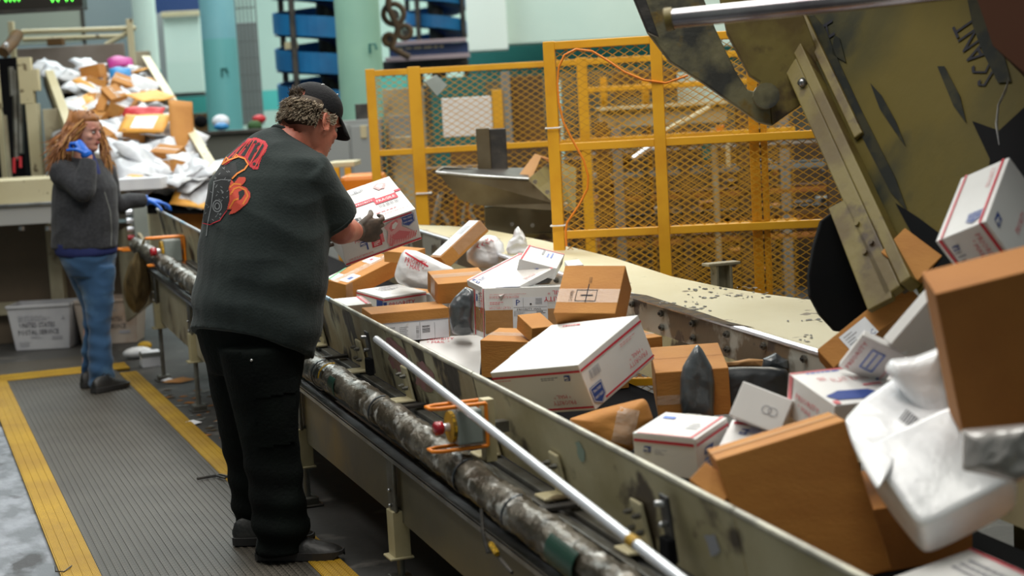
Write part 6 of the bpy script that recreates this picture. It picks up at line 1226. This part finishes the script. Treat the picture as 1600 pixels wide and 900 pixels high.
for a in (((215, 350), (262, 320), (330, 295), (375, 310), (398, 350), (372, 385), (320, 415), (285, 450)), ((270, 510), (300, 485), (350, 490)), ((275, 560), (300, 520), (335, 508), (380, 530), (395, 570), (360, 630)), ((268, 655), (300, 600), (330, 590))): stroke(q, bt, [c_(*t) for t in a], 2.4, 'print_orange', .0036)
for a in (((222, 340), (245, 300), (262, 320)), ((300, 300), (318, 280), (330, 300))): stroke(q, bt, [c_(*t) for t in a], 2.2, 'print_orange', .0036)
q.build('printed_flames', man)
# collar rib and hems
q = MB(); rg = FM.ring((425, 198), (508, 259), .078, cw((428, 194), (507, 250)), n=36); q.tube(rg, .0075, 'tee_black', n=8, closed=True); q.build('collar', man, smooth=True)
for Hh, Sx, R0, nm in ((H_r, S_r, .090, 'sleeve_hem'),):
    t = (Hh-Sx).normalized(); u = t.orthogonal().normalized(); v = t.cross(u); q = MB(); q.tube([Hh-t*.018+(u*math.cos(a)+v*math.sin(a))*.0885 for a in [2*math.pi*k/30 for k in range(30)]], .0035, 'tee_black', n=6, closed=True); q.build(nm, man, smooth=True)
# trousers
q = MB()
hip = [FM.ring((306, 450), (484, 490), .20, 0), FM.ring((302, 500), (478, 545), .215, 0), FM.ring((312, 545), (472, 580), .21, 0), FM.ring((326, 580), (466, 605), .19, 0)]; q.loft(hip[::-1], 'trouser_black')
def leg(rows, w0, w1, b0, b1):
    rs = []
    for i, (xl, xr, y) in enumerate(rows):
        t = i/(len(rows)-1); w = w0+(w1-w0)*t; s = (xr-xl)*.056*.5; rs.append(FM.ring((xl, y+s), (xr, y-s), b0+(b1-b0)*t, w, n=22))
    q.loft(rs[::-1], 'trouser_black')
leg([(342, 470, 540), (352, 467, 590), (366, 463, 640), (376, 465, 690), (385, 471, 735), (392, 476, 780), (396, 486, 815), (401, 480, 838), (402, 474, 862)], -.10, -.17, .125, .085)
leg([(312, 425, 520), (323, 425, 570), (334, 422, 620), (343, 422, 665), (353, 424, 715), (361, 428, 765), (366, 430, 805), (365, 428, 828), (370, 424, 846)], .10, .15, .12, .08)
tr = q.build('trousers', man, remesh=.009, smo=5)
def tf(p):
    d = 0.
    if p.z < .45: d += .009*math.sin(p.z*62+p.x*9)*max(0, (.45-p.z)*2.2)
    return d
folds(tr, .013, 5.0, 9, (1, 1, .8), tf)
bt2 = bvh_of(tr)
q = MB(); fill(q, bt2, [(398, 598), (462, 590), (461, 612), (399, 622)], 'trouser_black', 3., .012); q.build('pocket_flap', man, smooth=True)
q = MB(); fill(q, bt2, [(400, 618), (460, 610), (462, 690), (404, 700)], 'trouser_black', 4., .007); q.build('cargo_pocket', man, smooth=True)
q = MB(); d = ray(393, 563).normalized(); h = bt2.ray_cast(CAM, d)
if h[0] is not None: q.ell(h[0]-d*.003, (.005, .005, .005), 'metal_dot'); q.build('rivet', man, smooth=True)
# shoes
def shoe(hp, tp, par, mt='shoe_black', sole='shoe_sole', s=1.):
    dd = (tp-hp); L = dd.length; d = dd.normalized(); l = V((-d.y, d.x, 0)); h0 = V((hp.x, hp.y, hp.z)); up = []; so = []
    for t, w, z in ((0, .024, .07), (.04, .034, .085), (.14, .039, .100), (.28, .040, .105), (.42, .041, .095), (.55, .045, .078), (.68, .049, .064), (.80, .049, .056), (.90, .043, .048), (.97, .030, .036), (1., .014, .026)):
        c = h0+d*L*t; up.append([c+l*math.cos(a)*w*s*(1-.35*max(0, math.sin(a)))+ZZ*(.022+(z-.022)*max(0, math.sin(a))**.7*s-.004*(math.sin(a) < 0)) for a in [2*math.pi*j/18 for j in range(18)]])
        so.append([c+l*math.cos(a)*(w+.005)*s+ZZ*((.030 if math.sin(a) > 0 else .002)+(.014 if t > .93 and math.sin(a) < 0 else 0)) for a in [2*math.pi*j/18 for j in range(18)]])
    sh = thing('shoe', None, None, (0, 0, 0)); sh.parent = par; sh.location = hp-worldloc(par)
    q = MB(); q.loft(up, mt); o = q.build('upper', sh, smooth=True, sub=1); q = MB(); q.loft(so, sole); q.build('sole', sh, smooth=False, bevel=.002)
    q = MB()
    for k in range(4):
        c = h0+d*L*(.40+.07*k); z = .098-.010*k; q.tube([c-l*.026+ZZ*(z-.014)*s, c+ZZ*(z+.004)*s, c+l*.026+d*.012+ZZ*(z-.014)*s], .003, 'lace', n=6)
    c = h0+d*L*.40; q.tube([c+ZZ*.10*s, c-l*.02+ZZ*.112*s, c-l*.035+d*.01+ZZ*.098*s, c-l*.012+ZZ*.10*s, c+l*.02+ZZ*.11*s, c+l*.035+ZZ*.095*s], .0028, 'lace', n=6); q.build('laces', sh, smooth=True)
    return sh
hz0 = .018
shoe(onz(402, 873, .018), onz(538, 876, .004)+ZZ*.012, man); shoe(onz(366, 850, .018), onz(492, 850, .004)+ZZ*.012, man)
# gloves
nf = -held.B.cross(held.C) if False else None
fo = (held.A.cross(held.C)).normalized(); fo = fo if fo.dot(FW) > 0 else -fo     # into the near face of the box
da = held.A.normalized(); hd = (da*.55+fo*.55-ZZ*.55).normalized()
q = MB(); hand(q, W_r+(E_r-W_r).normalized()*-.012, (da*.75+fo*.35-ZZ*.35), (fo-da*.2-ZZ*.1), 1, 'glove_brown', (.35, .7, .6), .1, 1.08, .35, .6); stube(q, [W_r.lerp(E_r, .10), W_r+(W_r-E_r).normalized()*.02], [.037, .034], 'glove_brown', 16, k=2)
q.build('right_glove', man, remesh=.0035, smo=2)
q = MB(); q_d = (da*.9+held.B.normalized()*.2-ZZ*.2); hand(q, W_l+(lh-W_l).normalized()*.01, (lh-W_l)*1.+held.B.normalized()*.03, da, -1, 'glove_brown', (.3, .5, .4), .1, 1.05); q.build('left_glove', man, remesh=.0035, smo=2)
# cap
q = MB(); rings = []; CS = 1.04
cap_c = lambda x, y, z: HC+(Fx*x+Yx*y+Ux*z)*CS
for z, xf, xb, w in ((.036, .098, -.100, .0835), (.055, .101, -.103, .0855), (.080, .098, -.101, .084), (.102, .086, -.090, .075), (.120, .066, -.070, .058), (.133, .040, -.045, .036), (.139, .012, -.018, .012)):
    m_, h = (xf+xb)/2, (xf-xb)/2; rings.append([cap_c(m_+h*math.cos(a), w*math.sin(a), z+.012*math.cos(a)*(z < .07)) for a in [2*math.pi*j/40 for j in range(40)]])
# leave the strap opening at the back of the cap
n = 40; vs = [p for r in rings for p in r]; fs = []
for i in range(len(rings)-1):
    for j in range(n):
        a = 2*math.pi*(j+.5)/n-math.pi
        if i < 2 and abs(a) < .42 and i >= 0: continue
        fs.append((i*n+j, i*n+(j+1) % n, (i+1)*n+(j+1) % n, (i+1)*n+j))
fs.append(tuple((len(rings)-1)*n+j for j in range(n))); q.add(vs, fs, 'cap_black'); cp = q.build('cap', man, smooth=True)
md = cp.modifiers.new('s', 'SOLIDIFY'); md.thickness = .003; md = cp.modifiers.new('d', 'SUBSURF'); md.levels = 2; md.render_levels = 2
q = MB(); bl = []
for i in range(9):
    t = i/8; row = []
    for j in range(13):
        a = -1.05+2.1*j/12; ex = .072*t*math.cos(a)**.6; x = .096*math.cos(a)+ex; y = .080*math.sin(a)*(1-.06*t); z = .046+.006*math.cos(a)-.030*t-.16*y*y*8*t*.35-.012*t*t; row.append(cap_c(x, y, z))
    bl.append(row)
vs = [p for r in bl for p in r]; fs = [(i*13+j, i*13+j+1, (i+1)*13+j+1, (i+1)*13+j) for i in range(8) for j in range(12)]; q.add(vs, fs, 'cap_black'); o = q.build('bill', cp, smooth=True); md = o.modifiers.new('s', 'SOLIDIFY'); md.thickness = .0045; md.offset = 0
q = MB(); q.tube([cap_c(-.100*math.cos(a), .084*math.sin(a), .040) for a in [-.55+1.1*k/8 for k in range(9)]], .009, 'cap_black', n=8, flat=.3); q.build('strap', cp, smooth=True)
q = MB(); q.ell(cap_c(0, 0, .142), (.007, .007, .004), 'metal_dot')
for a in (.9, 2.2, -.9, -2.2): q.ell(cap_c(.062*math.cos(a), .055*math.sin(a), .122), (.0035,)*3, 'metal_dot')
q.build('eyelets', cp, smooth=True)
# hair below and through the cap
def curls(par, n, seed, mats, spawn, length, rad, nm='hair'):
    rnd = random.Random(seed); q = MB()
    for k in range(n):
        p, d0, dn = spawn(rnd); L = length*rnd.uniform(.6, 1.25); pts = [p]; ph = rnd.uniform(0, 6.28); up = d0.orthogonal().normalized(); sd = d0.cross(up); m_ = 6
        for i in range(1, m_):
            t = i/(m_-1); pts.append(p+d0*L*t*(1-.3*t)+dn*L*t*t*.6+(up*math.cos(ph+t*5)+sd*math.sin(ph+t*5))*L*.13*t)
        q.tube(pts, [rad, rad, rad*.95, rad*.8, rad*.55, rad*.15], rnd.choice(mats), n=5)
    return q.build(nm, par, smooth=True, kind='stuff')
q = MB(); rings = []
for z, xb, w in ((-.034, -.070, .055), (-.026, -.088, .066), (-.012, -.098, .074), (.015, -.103, .080), (.045, -.105, .081), (.06, -.10, .078)):
    rings.append([P((-.035 if math.cos(a) > 0 else -.035)+(abs(xb)-.035)*-math.cos(a)*(1 if math.cos(a) > 0 else .1), w*math.sin(a), z) for a in [2*math.pi*j/24 for j in range(24)]])
q.loft(rings, 'hair_dark'); q.build('scalp_hair', man, smooth=True)
def sp_nape(r):
    a = r.uniform(-1.75, 1.75); z = r.uniform(-.022, .05); k = 1+.0*z; p = P(-.035-.068*math.cos(a)*(1 if abs(a) < 1.57 else .3)*(1-max(0, -z)*4), .079*math.sin(a)*(1-max(0, -z)*3.5), z); out = (p-HC).normalized()
    return p, (-Ux*.75+out*.35-Fx*.2).normalized(), (out*.6-Ux*.3)
curls(man, 900, 3, ['hair_grey', 'hair_light', 'hair_dark', 'hair_grey'], sp_nape, .025, .0019)
def sp_side(r):
    p = P(.012+r.uniform(-.03, .03), -.079, r.uniform(.010, .045)); return p, (-Ux*.8-Fx*.5-Y*.2).normalized(), -Fx*.4
curls(man, 110, 5, ['hair_light', 'hair_grey'], sp_side, .026, .0018)
def sp_tuft(r):
    p = cap_c(-.085, r.uniform(-.03, .03), r.uniform(.050, .075)); return p, (-Fx*.9+Ux*.25+Y*r.uniform(-.5, .5)).normalized(), (Ux*r.uniform(-.2, .7))
curls(man, 150, 8, ['hair_dark', 'hair_grey', 'hair_dark'], sp_tuft, .034, .0014)
# ------------------------------------------------------------------ the woman
FWm = Fig(tuple(onz(155, 607, 0)), math.radians(-32)); wp = FWm.p
wo = thing('person', 'woman with long wavy auburn hair, grey fleece jacket and jeans, blue glove at her cheek', 'person', FWm.G)
JK = [((82, 388), (184, 384), .165), ((81, 350), (185, 350), .17), ((81, 320), (184, 320), .17), ((83, 292), (182, 292), .17), ((89, 268), (173, 272), .165), ((99, 253), (164, 258), .14), ((110, 244), (156, 249), .09)]
psi, th = math.radians(-34), math.radians(8); hz_ = FWm.r*math.cos(psi)+FWm.n*math.sin(psi); Fx = hz_*math.cos(th)-ZZ*math.sin(th); Ux = hz_*math.sin(th)+ZZ*math.cos(th)
HW = wp(133, 207, 0)
S_r, E_r, W_r = wp(99, 270, -.10), wp(131, 297, -.22), wp(137, 250, -.17); S_l, E_l, W_l = wp(163, 272, .10), wp(180, 316, .14), wp(226, 313, .22)
q = MB(); P, Y = head(q, HW, Fx, Ux, 'skin_fair', .93); ear(q, P, Fx, Ux, Y, -1, 'skin_fair'); ear(q, P, Fx, Ux, Y, 1, 'skin_fair')
stube(q, [wp(128, 258, 0), wp(130, 240, 0), P(-.015, 0, -.05)], [.07, .055, .052], 'skin_fair', 16)
q.loft([FWm.ring(L, R, b, 0, k=.86) for L, R, b in JK[:6]], 'skin_fair')
stube(q, [S_r, E_r, W_r, W_r+ZZ*.03], [.045, .038, .028, .025], 'skin_fair', 14); q.ell(E_r, (.036,)*3, 'skin_fair'); stube(q, [S_l, E_l, W_l], [.045, .038, .026], 'skin_fair', 14)
stube(q, [wp(140, 400, -.04), wp(155, 480, -.06), wp(157, 600, -.06)], [.07, .055, .035], 'skin_fair', 12); stube(q, [wp(125, 400, .06), wp(145, 480, .08), wp(135, 600, .08)], [.07, .055, .035], 'skin_fair', 12)
bake(q.build('body', wo, remesh=.0065, smo=2))
q = MB()
for sd in (-1, 1): q.ell(P(.0835, .031*sd, .010), (.010, .0135, .0075), 'eye_white', (Fx, Y, Ux)); q.ell(P(.0925, .031*sd, .009), (.003, .006, .006), 'eye_dark', (Fx, Y, Ux)); q.tube([P(.090, .018*sd, .0155), P(.096, .031*sd, .018), P(.086, .045*sd, .014)], .0016, 'eye_dark', n=5)
q.build('eyes', wo, smooth=True); q = MB()
for sd in (-1, 1): q.tube([P(.098, .016*sd, .030), P(.098, .033*sd, .035), P(.086, .050*sd, .030)], [.0022, .0028, .0015], 'brow', n=6)
q.build('eyebrows', wo, smooth=True); q = MB(); q.ell(P(.0975, 0, -.053), (.004, .021, .0035), 'lip', (Fx, Y, Ux)); q.ell(P(.0965, 0, -.0595), (.004, .018, .004), 'lip', (Fx, Y, Ux)); q.build('lips', wo, smooth=True)
# navy shirt tail, jacket
q = MB(); q.loft([FWm.ring((84, 378), (183, 374), .17, 0), FWm.ring((85, 396), (184, 392), .168, 0), FWm.ring((90, 401), (180, 398), .16, 0)][::-1], 'navy_shirt'); o = q.build('shirt_tail', wo, remesh=.01, smo=3); bake(o)
q = MB(); stube(q, [wp(140, 236, -.02), wp(148, 262, -.09), wp(166, 300, -.12)], [.03, .040, .018], 'navy_shirt', 12, flat=.6); q.build('shirt_front', wo, smooth=True)
q = MB(); q.loft([FWm.ring(L, R, b, 0) for L, R, b in JK], 'fleece'); q.ell(S_r, (.078, .078, .078), 'fleece'); q.ell(S_l, (.075, .075, .075), 'fleece')
stube(q, [S_r, S_r.lerp(E_r, .5), E_r], [.076, .070, .066], 'fleece', 18); q.ell(E_r, (.066,)*3, 'fleece'); stube(q, [E_r, E_r.lerp(W_r, .5), W_r], [.066, .058, .046], 'fleece', 18); stube(q, [S_l, E_l, E_l.lerp(W_l, .5), W_l], [.07, .056, .048, .038], 'fleece', 18); q.ell(E_l, (.055,)*3, 'fleece')
jk = q.build('fleece_jacket', wo, remesh=.008, smo=4); folds(jk, .012, 7., 4)
btw = bvh_of(jk); q = MB(); stroke(q, btw, [(163, 300), (172, 330), (174, 360), (173, 384)], 1.2, 'machine_grey', .003); q.build('zip', wo)
q = MB(); fill(q, btw, [(113, 236), (117, 236), (119, 243), (115, 243)], 'pink_dot', 1.2, .004)
if q.v: q.build('badge', wo)
# gloves
q = MB(); hand(q, W_r+ZZ*.035+FWm.r*.0, (ZZ*.75-FWm.r*.50+FWm.n*.1), (FWm.r*.2-ZZ*.6-FWm.r*.8+FWm.n*.5), 1, 'glove_blue', (.9, 1.2, .9), .05, .95, .5, .9); stube(q, [W_r+ZZ*.022, W_r+ZZ*.045-FWm.r*.01], [.031, .034], 'glove_blue', 14, k=2); q.build('right_glove', wo, remesh=.0035, smo=2)
q = MB(); hand(q, W_l+FWm.r*.005, (FWm.r*.95-ZZ*.22+FWm.n*.1), (-ZZ*.9-FWm.r*.1), -1, 'glove_blue', (.12, .35, .4), .12, 1., .7, .3); stube(q, [W_l-FWm.r*.01, W_l+FWm.r*.02], [.030, .033], 'glove_blue', 14, k=2); q.build('left_glove', wo, remesh=.0035, smo=2)
# jeans
q = MB(); q.loft([FWm.ring((90, 372), (182, 370), .155, 0), FWm.ring((91, 396), (181, 394), .16, 0), FWm.ring((97, 415), (180, 412), .155, 0), FWm.ring((108, 430), (179, 428), .14, 0)][::-1], 'denim')
def legw(rows, w0, w1, b0, b1):
    rs = []
    for i, (xl, xr, y) in enumerate(rows):
        t = i/(len(rows)-1); s = (xr-xl)*.028; rs.append(FWm.ring((xl, y+s), (xr, y-s), b0+(b1-b0)*t, w0+(w1-w0)*t, n=20))
    q.loft(rs[::-1], 'denim')
legw([(108, 181, 415), (118, 180, 435), (128, 178, 458), (134, 176, 485), (138, 173, 520), (138, 176, 560), (139, 180, 590), (140, 180, 603)], -.04, -.07, .09, .065)
legw([(93, 165, 402), (105, 163, 428), (120, 162, 455), (129, 160, 480), (131, 156, 520), (128, 150, 560), (126, 146, 592), (127, 145, 602)], .06, .08, .09, .06)
je = q.build('jeans', wo, remesh=.009, smo=3)
folds(je, .010, 8., 3, (1, 1, 1.3), lambda p: .0035*math.sin(p.z*70+p.x*20)*max(0, min(1, (.55-p.z)*3)))
shoe(onz(146, 615, .018), onz(200, 603, .018), wo, s=.9); shoe(onz(127, 606, .018), onz(170, 600, .018), wo, s=.9)
# hair: scalp shell and long wavy locks
q = MB(); rings = []
for z, xf, xb, w in ((-.06, -.02, -.085, .070), (-.02, .0, -.100, .080), (.02, .015, -.106, .085), (.055, .050, -.108, .087), (.08, .085, -.104, .083), (.105, .082, -.094, .076), (.125, .055, -.072, .057), (.140, .02, -.04, .032)):
    m_, h = (xf+xb)/2, (xf-xb)/2; rings.append([P(m_+h*math.cos(a), w*math.sin(a), z) for a in [2*math.pi*j/28 for j in range(28)]])
q.loft(rings, 'hair_auburn'); q.build('hair', wo, smooth=True)
rnd = random.Random(11); q = MB()
for k in range(300):
    sd = -1 if rnd.random() < .62 else 1; a = rnd.uniform(.15, 1.45); el = rnd.uniform(.0, 1.)
    x = .075*math.cos(a*1.1)-.03 if sd == 1 else -.10*rnd.uniform(-.55, 1); zt = .140-.11*el*abs(math.sin(a))-.6*x*x; p0 = P(x, sd*.084*math.sin(a)*(.35+.65*el), zt)
    if sd == -1: tx, ty, tw = rnd.uniform(66, 112), rnd.uniform(238, 284), rnd.uniform(-.16, .08); side = wp(rnd.uniform(92, 112), rnd.uniform(205, 232), rnd.uniform(-.14, .06))
    else: tx, ty, tw = rnd.uniform(158, 178), rnd.uniform(235, 282), rnd.uniform(-.03, .10); side = wp(rnd.uniform(156, 168), rnd.uniform(200, 222), rnd.uniform(.03, .10))
    if rnd.random() < .10 and sd == -1: tx, ty = rnd.uniform(62, 80), rnd.uniform(222, 262)
    p2 = wp(tx, ty, tw); up = V((rnd.uniform(-1, 1), rnd.uniform(-1, 1), 0)).normalized(); ph = rnd.uniform(0, 6.28); pts = []; N_ = 13; fr = rnd.uniform(9, 14)
    for i in range(N_+1):
        t = i/N_; b = p0*(1-t)**2+side*2*t*(1-t)+p2*t*t; b = b+up*.011*min(1, t*2.5)*math.sin(ph+t*fr)+ZZ*.004*math.cos(ph+t*fr); pts.append(b)
    r0 = rnd.uniform(.0045, .009); q.tube(pts, [r0*(.7+.3*math.sin(i*.9+ph))*(1 if i < N_-3 else (N_-i+.4)/4.) for i in range(N_+1)], rnd.choice(['hair_auburn', 'hair_auburn', 'hair_gold', 'hair_auburn', 'hair_gold']), n=5)
q.build('hair_locks', wo, smooth=True, kind='stuff')
